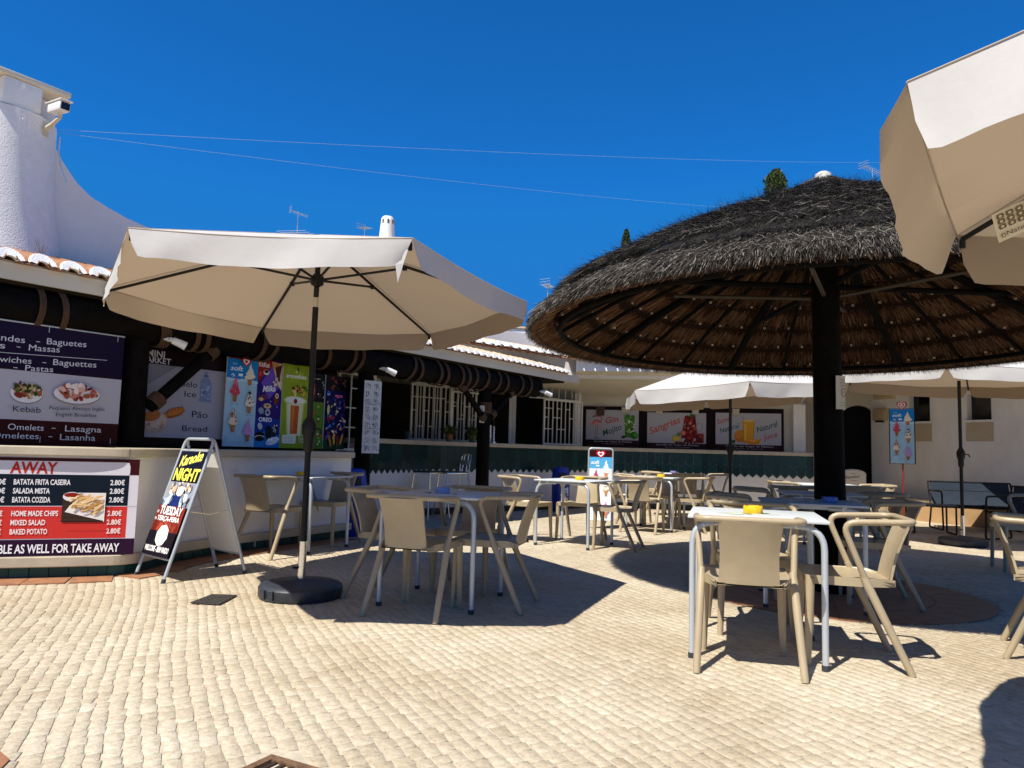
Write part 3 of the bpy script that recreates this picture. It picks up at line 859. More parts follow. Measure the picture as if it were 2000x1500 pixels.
m_rim = rnd_mat('brush_rim', [(0, (.017, .014, .011)), (.4, (.060, .051, .041)), (.75, (.16, .14, .115)), (1, (.36, .32, .265))], rough=.8)
m_reed = rnd_mat('reed_lining', [(0, (.055, .021, .010)), (.5, (.18, .080, .037)), (.85, (.31, .17, .085)), (1, (.46, .30, .17))], rough=.7, trans=.12)
# solid core of the roof
g = MB()
prof = [(.03, 3.44)] + [(r, ztop(r) - .05) for r in np.linspace(.15, RT - .06, 14)] + [(RT - .05, ztop(RT) - .13)] + [(r, zund(r) + .045) for r in np.linspace(RT - .12, .15, 12)]
g.lathe(prof, n=64); g.build('roof_core', mat('brush_core', (.018, .014, .011), .9), pal)
g = MB(); g.lathe([(.0, 3.49), (.04, 3.487), (.065, 3.47), (.08, 3.38)], n=20); g.build('cap', mat('cap_mortar', (.55, .53, .49), .8), pal)

def sticks(n, rmin, rmax, zf, lmin, lmax, wid, lift, yaw, down_extra=0.0, gam=.5, zoff=0.0, cone=True, bend=.15):
    """thin three-sided sticks lying on the cone; arrays of vertices/faces"""
    u = NR.uniform(0, 1, n); r = np.sqrt(rmin ** 2 + (rmax ** 2 - rmin ** 2) * u)
    th = NR.uniform(0, 2 * pi, n)
    z = np.array([zf(x) for x in r]) + zoff + NR.normal(0, .012, n)
    dz = np.array([(zf(x + .05) - zf(x)) / .05 for x in r])
    sl = np.arctan(-dz)
    el = -sl + np.abs(NR.normal(0, 1, n)) * lift + down_extra
    yw = NR.normal(0, yaw, n)
    dr = np.cos(el) * np.cos(yw); dt = np.cos(el) * np.sin(yw); dv = np.sin(el)
    er = np.stack([np.cos(th), np.sin(th), 0 * th], 1); et = np.stack([-np.sin(th), np.cos(th), 0 * th], 1); ez = np.array([0, 0, 1.0])
    D_ = er * dr[:, None] + et * dt[:, None] + ez * dv[:, None]
    L_ = NR.uniform(lmin, lmax, n)
    P0 = er * r[:, None] + ez * z[:, None] - D_ * (L_ * .35)[:, None]
    sag = NR.normal(0, bend, n)
    Pm = P0 + D_ * (L_ * .55)[:, None] + et * (sag * L_ * .5)[:, None]
    P1_ = P0 + D_ * L_[:, None] + et * (sag * L_)[:, None] * .4 - ez * (abs(sag) * L_ * .3)[:, None]
    W = np.cross(D_, NR.normal(0, 1, (n, 3))); W /= np.linalg.norm(W, axis=1)[:, None]
    w = (wid * NR.uniform(.6, 1.5, n))[:, None]
    V = np.stack([P0 - W * w, P0 + W * w, Pm - W * w * .8, Pm + W * w * .8, P1_ - W * w * .3, P1_ + W * w * .3], 1).reshape(-1, 3)
    b = np.arange(n)[:, None] * 6
    F = np.concatenate([b + [[0, 1, 3, 2]], b + [[2, 3, 5, 4]]], 1).reshape(-1, 4)
    rn = np.repeat(NR.uniform(0, 1, n) ** (1 / gam if gam < 1 else 1), 2)
    return V, F, rn
def join(parts):
    V = []; F = []; Q = []; o = 0
    for v, f, r_ in parts: V.append(v); F.append(f + o); Q.append(r_); o += len(v)
    return np.concatenate(V), np.concatenate(F), np.concatenate(Q)
zb = lambda r: ztop(r) + .05
parts = [sticks(66000, .25, 2.23, zb, .06, .17, .0015, .34, .6, gam=.42),
         sticks(18000, .3, 2.22, zb, .08, .22, .0013, .60, .9, gam=.5),
         sticks(7000, .05, .5, zb, .10, .26, .0022, .04, .12, gam=2.0)]
# ragged lower lips of the upper coats
for rr in (1.05, 1.65, 2.22):
    parts.append(sticks(int(7000 * rr), rr - .12, rr + .03, lambda r: ztop(r) + .055, .08, .17, .0016, .16, .5, gam=.42))
V, F, Q = join(parts); blades_mesh('brush_top', V, F, Q, m_brush, pal)
parts = [sticks(26000, 2.18, RT - .01, lambda r: ztop(r) - .03, .05, .11, .0015, .16, .40, gam=.8),
         sticks(26000, RT - .10, RT + .02, lambda r: ztop(r) - .06, .04, .09, .0016, .10, .3, down_extra=-.2, gam=.7),
         sticks(20000, RT - .05, RT + .02, lambda r: ztop(r) - .095, .04, .08, .0016, .1, .25, down_extra=-.4, gam=.5)]
V, F, Q = join(parts); blades_mesh('brush_rim', V, F, Q, m_rim, pal)
# reed lining: overlapping rings seen from below
rings = [.25, .62, .98, 1.32, 1.64, 1.94, 2.22, 2.43]
parts = []
g = MB()
for i in range(len(rings) - 1):
    r0, r1 = rings[i] - .06, rings[i + 1]
    zf0 = zund(r0) + .012; zf1 = zund(r1) - (.022 if i < len(rings) - 2 else .0)
    n = 80
    g.lathe([(r0, zf0), (r1, zf1), (r1, zf1 + .03)], n=n, smooth=False)
    cnt = int(4200 * (r1 + r0))
    zf = lambda r, r0=r0, r1=r1, a=zf0, b=zf1: a + (b - a) * (r - r0) / (r1 - r0) - .006
    v, f, q = sticks(cnt, r0 + .20, r1 - .05, zf, .08, .16, .0015, .0, .05, down_extra=-.012, gam=1.0, bend=.05)
    parts.append((v, f, q))
    v, f, q = sticks(int(900 * r1), r1 - .03, r1 - .012, zf, .05, .09, .0024, .0, .10, down_extra=-.05, gam=3.0, bend=.05)
    parts.append((v, f, q))
parts.append(sticks(12000, 2.30, 2.38, lambda r: zund(r) - .004, .08, .15, .0020, .0, .10, down_extra=-.03, gam=1.0))
o = g.build('reed_backing', mat('reed_back', (.030, .013, .007), .9, var=.6, scale=40, spec=.1), pal)  # dark backing left bare between rings paints the shadow gap there
V, F, Q = join(parts); blades_mesh('reed_lining', V, F, Q, m_reed, pal)
# battens tied with little pegs
g = MB(); gp = MB()
for r1 in rings[1:-1]:
    zz = zund(r1) - .040
    g.tube([((r1 + .02) * cos(a), (r1 + .02) * sin(a), zz + .012) for a in [2 * pi * k / 72 for k in range(72)]], .011, 6, closed=True)
    for k in range(int(r1 * 26)):
        a = 2 * pi * (k + .3) / int(r1 * 26)
        gp.box((r1 * cos(a), r1 * sin(a), zz - .002), (.018, .018, .018), a)
g.build('batten', M_WOOD, pal); tag(gp.build('cord_knots', mat('cord', (.62, .52, .38), .8), pal), kind='stuff')
M_RAFT = mat('black_rafter', (.006, .005, .004), .8, bump=.4, bscale=40, spec=.08)
for k in range(24):
    a = 2 * pi * k / 24 + .06; big = k % 3 == 0
    g = MB(); r0, r1 = .10, 2.24
    g.tube([(r * cos(a), r * sin(a), zund(r) - (.085 if big else .062)) for r in np.linspace(r0, r1, 5)], .036 if big else .017, 10)
    g.build('rafter', M_RAFT, pal)
g = MB(); g.tube([(2.21 * cos(a), 2.21 * sin(a), zund(2.21) - .105) for a in [2 * pi * k / 72 for k in range(72)]], .022, 8, closed=True); g.build('hoop', M_RAFT, pal)
for a in (0.0, pi / 2):
    g = MB(); a += radians(2)
    g.tube([(-1.66 * cos(a), -1.66 * sin(a), 2.49), (1.66 * cos(a), 1.66 * sin(a), 2.49)], .024, 10); g.build('tie_beam', M_RAFT, pal)
M_STRUT = mat('brown_strut', (.055, .038, .018), .6, var=.4, scale=8)
for k in range(4):
    a = pi / 4 + k * pi / 2 + .25; g = MB()
    g.tube([(.11 * cos(a), .11 * sin(a), 2.40), (1.30 * cos(a), 1.30 * sin(a), zund(1.3) - .11)], .018, 8); g.build('strut', M_STRUT, pal)

# notice on the post
nt_ = thing('post_notice', 'white paper notice with dark round stamp wrapped on the black parasol post', 'notice', (POSTC[0] + .055, POSTC[1] - .118, 1.455), radians(28))
g = MB(); n = 6
vs = []
for z in (0, .27):
    for k in range(n + 1): vs.append((-.055 + .11 * k / n, .02 * ((k / n - .5) * 2) ** 2, z))
vs2 = [(x, y + .002, z) for x, y, z in vs]
fs = [(k, k + 1, n + 2 + k, n + 1 + k) for k in range(n)]
g.add(vs, fs); g.add(vs2, [tuple(reversed(f)) for f in fs]); g.build('sheet', mat('old_paper', (.62, .58, .47), .8, var=.1, scale=9), nt_)
P = Print(nt_, -.001)
for k, w in enumerate((.05, .06, .04)): P.text(('Por', 'favor', 'aqui')[k], .0, .232 - k * .022, .012, '#2a261f', w, align='c')
P.ell(.005, .135, .026, .034, '#3a352b'); P.ell(.005, .135, .021, .028, '#d6cdb4'); P.text('K', .005, .122, .026, '#3a352b', align='c')
for k in range(2): P.text('obrigado', .0, .05 - k * .022, .008, '#6b6454', .06, align='c')
P.done()

# ================================================================== CANVAS UMBRELLAS
def umbrella(label, cen, base, Rr, ze, apex, ang0, tilt=(0, 0), drop=.19, flare=None, group='canvas parasols in the courtyard', joint=True, pole=True, near=False, droop=None, corners=None):
    t = thing('canvas_parasol', label, 'parasol', (base[0], base[1], 0), 0, group)
    bx, by = base; cx, cy = cen[0] - bx, cen[1] - by
    TM = Matrix.Translation((cx, cy, ze)) @ Matrix.Rotation(tilt[0], 4, 'X') @ Matrix.Rotation(tilt[1], 4, 'Y')
    H_ = apex - ze
    cor = [(Rr * cos(ang0 + k * pi / 3), Rr * sin(ang0 + k * pi / 3), 0) for k in range(6)]
    if corners: cor = [(p[0] - cen[0], p[1] - cen[1], 0) for p in corners]
    rs = random.Random(int(abs(cen[0]) * 1000) + 3)
    g = MB(); g.smooth = True
    NS, NT = 9, 28
    for k in range(6):
        a = Vector(cor[k]); b = Vector(cor[(k + 1) % 6]); ap = Vector((0, 0, H_))
        outw = ((a + b) / 2).normalized()
        fl = (flare or {}).get(k, .015)
        dr_ = (droop or {}).get(k, 0.0)
        ph = rs.uniform(0, 6); ph2 = rs.uniform(0, 6)
        vs = []
        rows = NS + 1
        for i in range(rows):
            q = i / NS
            for j in range(NT + 1):
                s_ = j / NT
                e = a.lerp(b, s_); p = ap.lerp(e, q)
                p.z -= .05 * sin(pi * s_) * q * (1 - q) * 2 + .022 * sin(pi * s_) * q ** 4
                p.z += .006 * sin(s_ * 9 + ph + q * 4) * q * sin(pi * s_)
                vs.append(p)
        for m_ in range(1, 7):
            q = m_ / 6
            for j in range(NT + 1):
                s_ = j / NT
                e = a.lerp(b, s_)
                sd = min(s_, 1 - s_) * (b - a).length
                dd_ = drop if sd > .09 else drop * (.55 + .45 * sqrt(max(0, 1 - (1 - sd / .09) ** 2)))
                dd_ += .008 * sin(s_ * 8 + ph2) + .003 * sin(s_ * 23 + ph)
                ed = sd / .10 if sd < .10 else 1
                inset = (b - a).normalized() * (.03 * q * (1 - ed)) * (1 if s_ < .5 else -1)
                wav = .013 * sin(s_ * 9 + ph + q) * q + .0045 * sin(s_ * 24 + ph2 + 2 * q) * q + .002 * sin(s_ * 55 + ph) * q * q
                p = e + outw * (fl * q * (.5 + .5 * sin(pi * s_)) + wav) + inset
                p.z -= .022 * sin(pi * s_) + dd_ * q * sqrt(max(.05, 1 - min(.9, fl * 2.2)))
                p.z -= dr_ * q * (abs(2 * s_ - 1) ** 4)
                vs.append(p)
        rows += 6; fs = []
        for i in range(rows - 1):
            for j in range(NT):
                o = i * (NT + 1) + j
                fs.append((o, o + NT + 1, o + NT + 2, o + 1))
        g.M = TM; g.add(vs, fs, True); g.M = None
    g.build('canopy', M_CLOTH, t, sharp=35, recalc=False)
    # hems
    g = MB(); g.M = TM
    for k in range(6):
        a = Vector(cor[k]); b = Vector(cor[(k + 1) % 6])
        g.tube([a.lerp(b, q / 12) + Vector((0, 0, .001 - .022 * sin(pi * q / 12))) for q in range(13)], .0030, 5)
        g.tube([Vector((0, 0, H_ + .001)).lerp(a, q / 6) for q in range(7)], .0030, 5)
    g.M = None; g.build('seam', M_HEM, t)
    top = TM @ Vector((0, 0, H_ - .03))
    hub = top + (TM.to_3x3() @ Vector((0, 0, -1))) * .30
    for k in range(6):
        e = TM @ (Vector(cor[k]) * .985 + Vector((0, 0, -.022)))
        g = MB(); g.tube([top, e], .0105, 8); g.tube([e, e + Vector((0, 0, -.035))], .011, 8); g.build('rib', M_BLACK, t)
        g = MB(); m_ = top.lerp(e, .42) + Vector((0, 0, -.012)); g.tube([hub, m_], .009, 8); g.box(tuple(m_), (.03, .03, .03)); g.build('strut', M_BLACK, t)
    if pole:
        g = MB(); jz = ze - .06
        g.tube([(0, 0, .36), (0, 0, jz), tuple(top + Vector((0, 0, .04)))] if not joint else [(0, 0, .36), (0, 0, jz)], .021, 14)
        g.build('pole', M_BLACK, t)
        g = MB(); g.tube([(0, 0, jz + .07), tuple(top)], .019, 14)
        c = Vector(hub); g.lathe([(.02, -.045), (.045, -.03), (.045, .025), (.02, .05)], tuple(c), 16); g.build('upper_pole', M_BLACK, t)
        g = MB(); g.tube([(0, 0, jz), (0, 0, jz + .075)], .0195, 14); g.build('tilt_joint', M_CHROME, t)
        g = MB(); g.lathe([(.022, 1.0), (.034, 1.02), (.036, 1.10), (.050, 1.14), (.052, 1.19), (.04, 1.22), (.022, 1.25)], n=18)
        g.tube([(.03, -.01, 1.17), (.085, -.03, 1.165), (.095, -.03, 1.13)], .008, 8); g.build('crank', M_BLACK, t)
        g = MB(); g.tube([(0, 0, .05), (0, 0, .38)], .027, 16); g.build('pole_socket', M_CHROME, t)
        g = MB(); g.tube([(-.02, -.01, .20), (-.055, -.03, .20)], .008, 8); g.lathe([(0, 0), (.014, 0)], (-.05, -.02, .2), 8); g.build('clamp_knob', M_BLACK, t)
        g = MB(); g.lathe([(0, .125), (.04, .125), (.05, .118), (.235, .102), (.27, .092), (.285, .075), (.285, .02), (.27, .0), (0, .0)], n=48)
        for a in (radians(-128), radians(-113)):
            g.box((.283 * cos(a), .283 * sin(a), .05), (.03, .012, .06), a)
        g.build('base', M_BASE, t)
    return t, TM, cor
u1, TM1, c1 = umbrella('open beige parasol with black pole in front of the menu boards', (-1.40, 5.18), (-1.43, 5.28), 1.60, 2.10, 2.545, radians(3),
                       drop=.155, flare={2: .07, 5: .02, 1: .03}, corners=[(.09, 5.17), (-.76, 6.75), (-2.28, 6.67), (-2.85, 5.09), (-1.93, 3.61), (-.52, 3.65)])
g = MB()  # tie strap hanging off the front corner
a = TM1 @ Vector(c1[5]); g.M = None
st = [(a.x - .10, a.y + .02, 2.05), (a.x - .02, a.y + .0, 2.04), (a.x - .04, a.y, 1.97), (a.x - .065, a.y, 1.87), (a.x - .08, a.y, 1.96)]
g.slab([(p[0], p[1], p[2]) for p in st], (0, 1, 0), .004); o = g.build('tie_strap', M_CLOTH, u1); o.location = (0, 0, 0)
u2, _, _ = umbrella('open beige parasol standing before the drinks posters at the far counter', (3.15, 10.95), (3.22, 10.9), 1.60, 2.02, 2.50, radians(25), tilt=(0, radians(-3.5)))
u3, _, _ = umbrella('open beige parasol on the right, beside the slate sofa', (5.90, 9.74), (5.87, 9.70), 1.75, 2.19, 2.68, radians(-125 + 60), tilt=(radians(1.6), radians(1.5)), drop=.165)
u4, TM4, c4 = umbrella('beige parasol closest to the camera, only its corner showing at top right', (2.34, 1.56), (2.34, 1.56), 1.43, 1.945, 2.43, radians(55), drop=.20, flare={1: .11, 2: .03, 0: .02})
# sewn label inside the nearest parasol
def px_label():
    pass
a, b, ap = Vector(c4[0]), Vector(c4[1]), Vector((0, 0, .49))
def cp(s_, q, dn=.03):
    p = ap.lerp(a.lerp(b, s_), q); p = TM4 @ p; p.z -= dn + .05 * sin(pi * s_) * q * (1.25 - q) ; return p
# sewn label on the underside of the nearest parasol
mb = MB(); mb.box((.075, 0, .055), (.15, .002, .11)); lb = mb.build('care_label', mat('label_cloth', (.66, .60, .47), .8), u4)
lb.matrix_local = Matrix.Translation(Vector((1.80, 2.60, 1.905)) - Vector(u4.location)) @ Matrix.Rotation(radians(25), 4, 'X') @ Matrix.Rotation(radians(-28), 4, 'Y') @ Matrix.Translation((-.075, 0, -.03))
P = Print(lb, -.002)
for i in range(4):
    for j in range(3):
        P.rrect(.012 + i * .033, .045 + j * .020, .038 + i * .033, .062 + j * .020, .004, '#6b604c'); P.ell(.025 + i * .033, .0535 + j * .02, .006, .005, '#c9bd9e')
P.ell(.018, .022, .008, .008, '#6b604c'); P.ell(.018, .022, .005, .005, '#c9bd9e'); P.text('Naterial', .03, .016, .017, '#5a503e', .10); P.done()

# ================================================================== TABLES AND CHAIRS
def make_table():
    t = thing('cafe_table', 'x', 'table')
    g = MB(); g.box((0, 0, .731), (.70, .70, .016), bev=.004); g.build('tabletop', M_LAM, t)
    g = MB()
    for y in (-.30, .30): g.box((0, y * .86, .708), (.50, .03, .022))
    g.build('under_frame', M_ALU, t)
    h = .325
    for sy in (-1, 1):
        for sx in (-1, 1):
            g = MB()
            p = fillet([(sx * h, sy * h, .012), (sx * h, sy * h, .700), (sx * .10, sy * (h - .05), .706)], .115, 8)
            g.tube(p, .0165, 12)
            lg = g.build('leg', M_ALU, t)
            g = MB(); g.tube([(sx * h, sy * h, 0), (sx * h, sy * h, .028)], .0195, 12); g.build('foot_cap', M_RUBBER, lg)
            g = MB(); g.box((sx * .20, sy * (h - .035), .708), (.03, .045, .034), bev=.004); g.build('clip', M_WHITE, t)
    return t
def make_chair():
    """origin midway between the rear feet, facing +Y"""
    t = thing('armchair', 'x', 'chair')
    # seat shell
    g = MB(); nx_, ny_ = 10, 10; vs = []; fs = []
    def half(y): return .170 + .045 * min(1, (y - .05) / .15) - .012 * max(0, (y - .3) / .2)
    for lay in (0, 1):
        for j in range(ny_ + 1):
            y = .055 + .44 * j / ny_
            for i in range(nx_ + 1):
                x = (2 * i / nx_ - 1); hx = half(y)
                z = .452 - .016 * (1 - x * x) * sin(pi * min(1, j / ny_)) - .012 * max(0, (j / ny_ - .85) / .15) ** 2 - .018 * max(0, 1 - j / 3) 
                vs.append((x * hx, y, z - lay * .014))
    m = (nx_ + 1) * (ny_ + 1)
    for lay in (0, 1):
        for j in range(ny_):
            for i in range(nx_):
                o = lay * m + j * (nx_ + 1) + i; q = (o, o + 1, o + nx_ + 2, o + nx_ + 1)
                fs.append(q if lay == 0 else tuple(reversed(q)))
    g.add(vs, fs, True)
    # apron round the seat
    ed = [(half(.055) - .01, .055), (half(.12), .12), (half(.2), .2), (half(.3), .30), (half(.4), .40), (half(.47), .478), (half(.47) - .03, .497)]
    path = [(x, y) for x, y in ed] + [(-x, y) for x, y in reversed(ed)]
    A_ = path; B_ = [(x * .955, y - .006) for x, y in path]
    vs = []
    for (x, y), (x2, y2) in zip(A_, B_): vs += [(x, y, .456 - .018 * (y < .06)), (x, y, .412), (x2, y2, .412), (x2, y2, .445)]
    fs = []
    for i in range(len(path) - 1):
        o = i * 4
        for k in range(4): fs.append((o + k, o + (k + 1) % 4, o + 4 + (k + 1) % 4, o + 4 + k))
    g.add(vs, fs, True); g.build('seat', M_PLASTIC, t, sharp=50)
    # back panel
    g = MB(); vs = []; fs = []; nx_, nz_ = 8, 8
    for lay in (0, 1):
        for j in range(nz_ + 1):
            q = j / nz_; z = .428 + .312 * q
            hw = .138 + .012 * abs(q - .45) * 2 * (1 if q > .45 else .6)
            yc = .072 - .10 * q + .012 * sin(pi * q)
            for i in range(nx_ + 1):
                x = 2 * i / nx_ - 1
                vs.append((x * hw, yc - .020 * (1 - x * x) - lay * .013 + .006, z))
    m = (nx_ + 1) * (nz_ + 1)
    for lay in (0, 1):
        for j in range(nz_):
            for i in range(nx_):
                o = lay * m + j * (nx_ + 1) + i; q = (o, o + 1, o + nx_ + 2, o + nx_ + 1)
                fs.append(q if lay == 0 else tuple(reversed(q)))
    for j in range(nz_):
        for i in (0, nx_):
            o = j * (nx_ + 1) + i; fs.append((o, o + nx_ + 1, m + o + nx_ + 1, m + o))
    for i in range(nx_):
        fs.append((i, i + 1, m + i + 1, m + i)); o = nz_ * (nx_ + 1) + i; fs.append((o, o + 1, m + o + 1, m + o))
    g.add(vs, fs, True); g.build('backrest', M_PLASTIC, t, sharp=50)
    # armrest loop, running down into the rear legs
    side = lambda s_: [(s_ * .224, .195, .43), (s_ * .236, .255, .58), (s_ * .248, .315, .735), (s_ * .252, .10, .744), (s_ * .240, -.022, .748)]
    R_ = side(1); L_ = side(-1)
    p = fillet(R_[:3] + [R_[3], (.250, -.026, .748), (-.250, -.026, .748), L_[3]] + L_[:3][::-1], .075, 6)
    g = MB(); g.tube(p, .0160, 12); g.build('armrest', M_PLASTIC, t)
    for s_ in (-1, 1):
        g = MB(); g.tube([(s_ * .222, .215, .478), (s_ * .226, .195, .425), (s_ * .248, .004, .012), (s_ * .2485, 0, 0)], [.0170, .0215, .0180, .0165], 12); g.build('leg', M_PLASTIC, t)
        g = MB(); g.tube([(s_ * .196, .462, .44), (s_ * .198, .466, .30), (s_ * .206, .478, 0)], [.024, .022, .0165], 12); g.build('leg', M_PLASTIC, t)
    return t
tb0 = make_table(); ch0 = make_chair(); used = {'t': 0, 'c': 0}
def table(x, y, rot, label):
    o = tb0 if not used['t'] else copy_tree(tb0); used['t'] = 1
    o.location = (x, y, 0); o.rotation_euler.z = radians(rot); o['label'] = label; o['group'] = 'cafe tables'; return o
def chair(x, y, fx, fy, label):
    o = ch0 if not used['c'] else copy_tree(ch0); used['c'] = 1
    o.location = (x, y, 0); o.rotation_euler.z = atan2(fy, fx) - pi / 2; o['label'] = label; o['group'] = 'beige plastic armchairs'; return o
def ash(x, y, m, label, rot=0, mat_card=True, cardlab=None):
    t = thing('ashtray', label, 'ashtray', (x, y, .7405), radians(rot), 'ashtrays on the tables')
    g = MB()
    r, rows = .052, []
    prof = [(0, 0), (.050, 0), (.053, .006), (.0525, .036), (.050, .041), (.045, .040), (.042, .014), (0, .012)]
    n = 32; vs = []; fs = []
    for (rr, z) in prof:
        for k in range(n):
            a = 2 * pi * k / n
            notch = .010 if (z > .034 and k % 8 in (0,)) else 0
            vs.append((rr * cos(a), rr * sin(a), z - notch))
    for i in range(len(prof) - 1):
        for k in range(n): fs.append((i * n + k, i * n + (k + 1) % n, (i + 1) * n + (k + 1) % n, (i + 1) * n + k))
    g.add(vs, fs, True); g.build('bowl', m, t)
    return t
# --- sunny table in front
table(1.382, 4.215, -16, 'pale grey table in full sun with the nearest yellow ashtray on it')
chair(1.176, 3.656, .233, .972, 'beige armchair in front of the nearest table, its back to the camera')
chair(2.07, 3.99, -.966, .259, 'sunlit beige armchair on the right of the nearest table, facing left')
chair(1.57, 4.93, -.2, -.98, 'beige armchair behind the nearest table, facing the camera')
# --- table in the shade of the left parasol
table(-.445, 5.28, -16, 'grey table shaded by the left parasol, with a pale blue ashtray')
chair(-.657, 4.65, .328, .945, 'beige armchair seen from behind at the shaded left table')
chair(.158, 5.127, -.97, .247, 'beige armchair right of the shaded left table, facing left')
chair(-1.06, 5.50, .95, -.3, 'beige armchair between the left parasol base and the shaded table')
chair(-.22, 6.02, -.28, -.96, 'shaded beige armchair on the far side of the left table')
# --- table by the counter
table(-2.11, 7.72, -21.3, 'grey table beside the white counter, left of the blue bin')
chair(-2.37, 6.96, .436, .9, 'brown looking shaded armchair nearest the white counter, beside the sandwich board')
chair(-1.85, 8.38, -.36, -.93, 'shaded armchair behind the table at the counter, in front of the blue bin')
# --- middle table
table(.76, 8.62, -31, 'pale table in the middle with yellow ashtray, before the blue bin')
chair(.0, 9.05, .87, -.5, 'beige armchair left of the middle table, facing right')
chair(1.0, 9.37, -.5, -.866, 'sunlit beige armchair behind the middle table, facing the camera')
chair(1.467, 8.366, -.944, .33, 'dark looking armchair in thatch shade on the right of the middle table')
# --- table further back
table(2.10, 10.72, -28, 'pale table behind the middle one, next to the parasol by the drinks posters')
chair(1.50, 11.12, .87, -.5, 'beige armchair left of the back table, facing right')
chair(1.72, 10.02, .5, .866, 'beige armchair with its back to the camera at the back table')
chair(2.80, 10.45, -.9, .43, 'sunlit armchair right of the back table, facing left')
chair(2.42, 11.50, -.5, -.866, 'beige armchair behind the back table, facing the camera')
# --- table at the counter
table(3.05, 13.05, -14, 'farthest table, standing close to the green tiled counter')
chair(2.38, 13.25, .97, -.24, 'armchair left of the farthest table, against the green tiles')
chair(2.95, 12.35, .24, .97, 'armchair in front of the farthest table, back to the camera')
chair(3.75, 12.9, -.97, .24, 'armchair right of the farthest table, facing left')
# --- tables under the thatch
table(2.235, 5.575, -16, 'shaded table touching the black thatch post, with a blue ashtray')
chair(1.62, 5.98, .95, -.3, 'dark shaded armchair left of the table at the thatch post')
chair(3.02, 5.61, -.96, .26, 'shaded armchair right of the table at the thatch post, facing left')
table(2.92, 7.05, -14, 'shaded table just behind the thatch post')
chair(2.24, 7.35, .95, -.3, 'dark armchair left of the table behind the thatch post')
chair(3.62, 6.95, -.97, .24, 'dark armchair right of the table behind the thatch post')
chair(3.02, 7.95, -.24, -.97, 'shaded armchair at the back of the table behind the thatch post')
table(4.05, 9.55, -12, 'sunlit pale table beyond the thatch, in front of the white freezer')
chair(3.42, 9.75, .97, -.2, 'sunlit armchair left of the pale table beyond the thatch')
chair(4.75, 9.35, -.97, .2, 'armchair right of the pale table beyond the thatch')
chair(4.02, 8.62, .2, .97, 'armchair in front of the pale table beyond the thatch')
# --- right edge
chair(2.86, 4.36, .85, -.53, 'sunlit armchair cut by the right edge of the photo, facing right')
chair(5.40, 7.45, -.95, .3, 'armchair at the right edge in front of the dark lounge chair')

ash(1.372, 4.21, M_YEL, 'yellow ashtray on the sunny nearest table', 20)
ash(-.445 - .02, 5.26, M_PALEBLUE, 'pale blue ashtray on the shaded left table', 10)
ash(.80, 8.50, M_YEL, 'yellow ashtray on the middle table')
ash(2.13, 10.50, M_YEL, 'yellow ashtray on the back table near the drinks posters')
ash(-2.12, 7.62, M_YEL, 'yellow ashtray on the table beside the white counter', 30)
ash(2.33, 5.44, mat('blue_ashtray_plastic', (.11, .19, .50), .3), 'blue ashtray on the shaded table at the thatch post')
ash(2.85, 13.0, mat('mauve_plastic', (.22, .17, .42), .35), 'mauve ashtray on the farthest table by the green tiles')
# printed mats under ashtrays
def card(x, y, rot, label, cols, w=.30, h=.17):
    t = thing('drinks_card', label, 'card', (x, y, .7395), radians(rot))
    g = MB(); g.box((0, 0, .0005), (w, h, .0012)); pl_ = g.build('card', mat('card_paper', (.55, .58, .50), .4), t)
    g = MB(); g.cur = 0
    for k in range(10):
        a = R.uniform(0, 6.28); cx, cy = R.uniform(-.38, .38) * w, R.uniform(-.32, .32) * h
        r1, r2 = R.uniform(.01, .035), R.uniform(.008, .02)
        g.cur = k % len(cols)
        g.add([(cx + r1 * cos(q) * cos(a) - r2 * sin(q) * sin(a), cy + r1 * cos(q) * sin(a) + r2 * sin(q) * cos(a), .0014 + k * .0002) for q in [2 * pi * i / 12 for i in range(12)]], [tuple(range(12))])
    g.build('printed_artwork', [ink(c) for c in cols], pl_)
    return t
card(1.33, 4.17, 12, 'green printed card under the yellow ashtray on the nearest table', ['#6f8f3a', '#cfe0a0', '#2f4a28', '#e8ead8'])
card(-.47, 5.25, -5, 'dark printed card under the pale blue ashtray', ['#20302a', '#3a4a3a', '#101812'])
card(-2.12, 7.6, 5, 'dark card under the ashtray at the counter table', ['#20302a', '#3a4a3a', '#101812'])
card(2.2, 5.5, -10, 'dark card beside the blue ashtray under the thatch', ['#20302a', '#3a4a3a', '#101812'])

# ================================================================== SANDWICH BOARD
sb = thing('sandwich_board', 'tall karaoke night sandwich board with aluminium frame on the cobbles', 'sandwich board', (-2.505, 6.02, 0), atan2(-.64, .77))
Hs, hw, dp = 1.075, .225, .335
def legpanel(sgn, nm):
    lean = atan2(dp, Hs); ln = sqrt(dp * dp + Hs * Hs)
    m = Matrix.Translation((0, sgn * dp, 0)) @ Matrix.Rotation(sgn * lean, 4, 'X')
    g = MB(); g.M = m
    g.tube(fillet([(-hw, 0, .0), (-hw, 0, ln), (hw, 0, ln), (hw, 0, .0)], .06, 6), .0125, 12)
    g.tube([(-hw, 0, .17), (hw, 0, .17)], .010, 10); g.tube([(-hw, 0, ln - .10), (hw, 0, ln - .10)], .010, 10)
    fr = g.build(nm, M_ALU, sb)
    g = MB(); g.M = m
    for x in (-hw, hw): g.tube([(x, 0, -.004), (x, 0, .03)], .0165, 10)
    g.build('foot_cap', M_RUBBER, fr)
    g = MB(); g.box((0, 0, (ln - .105 + .175) / 2), (2 * hw - .02, .008, ln - .28)); pn_ = g.build('panel', M_WHITE, sb)
    pn_.matrix_local = m
    return pn_, ln
fpan, ln = legpanel(-1, 'front_frame'); bpan, _ = legpanel(1, 'back_frame')
g = MB()
for x in (-hw + .01, hw - .01):
    g.tube([(x, -.17, .52), (x, .0, .49), (x, .17, .52)], .003, 5)
g.build('chain', M_CHROME, sb)
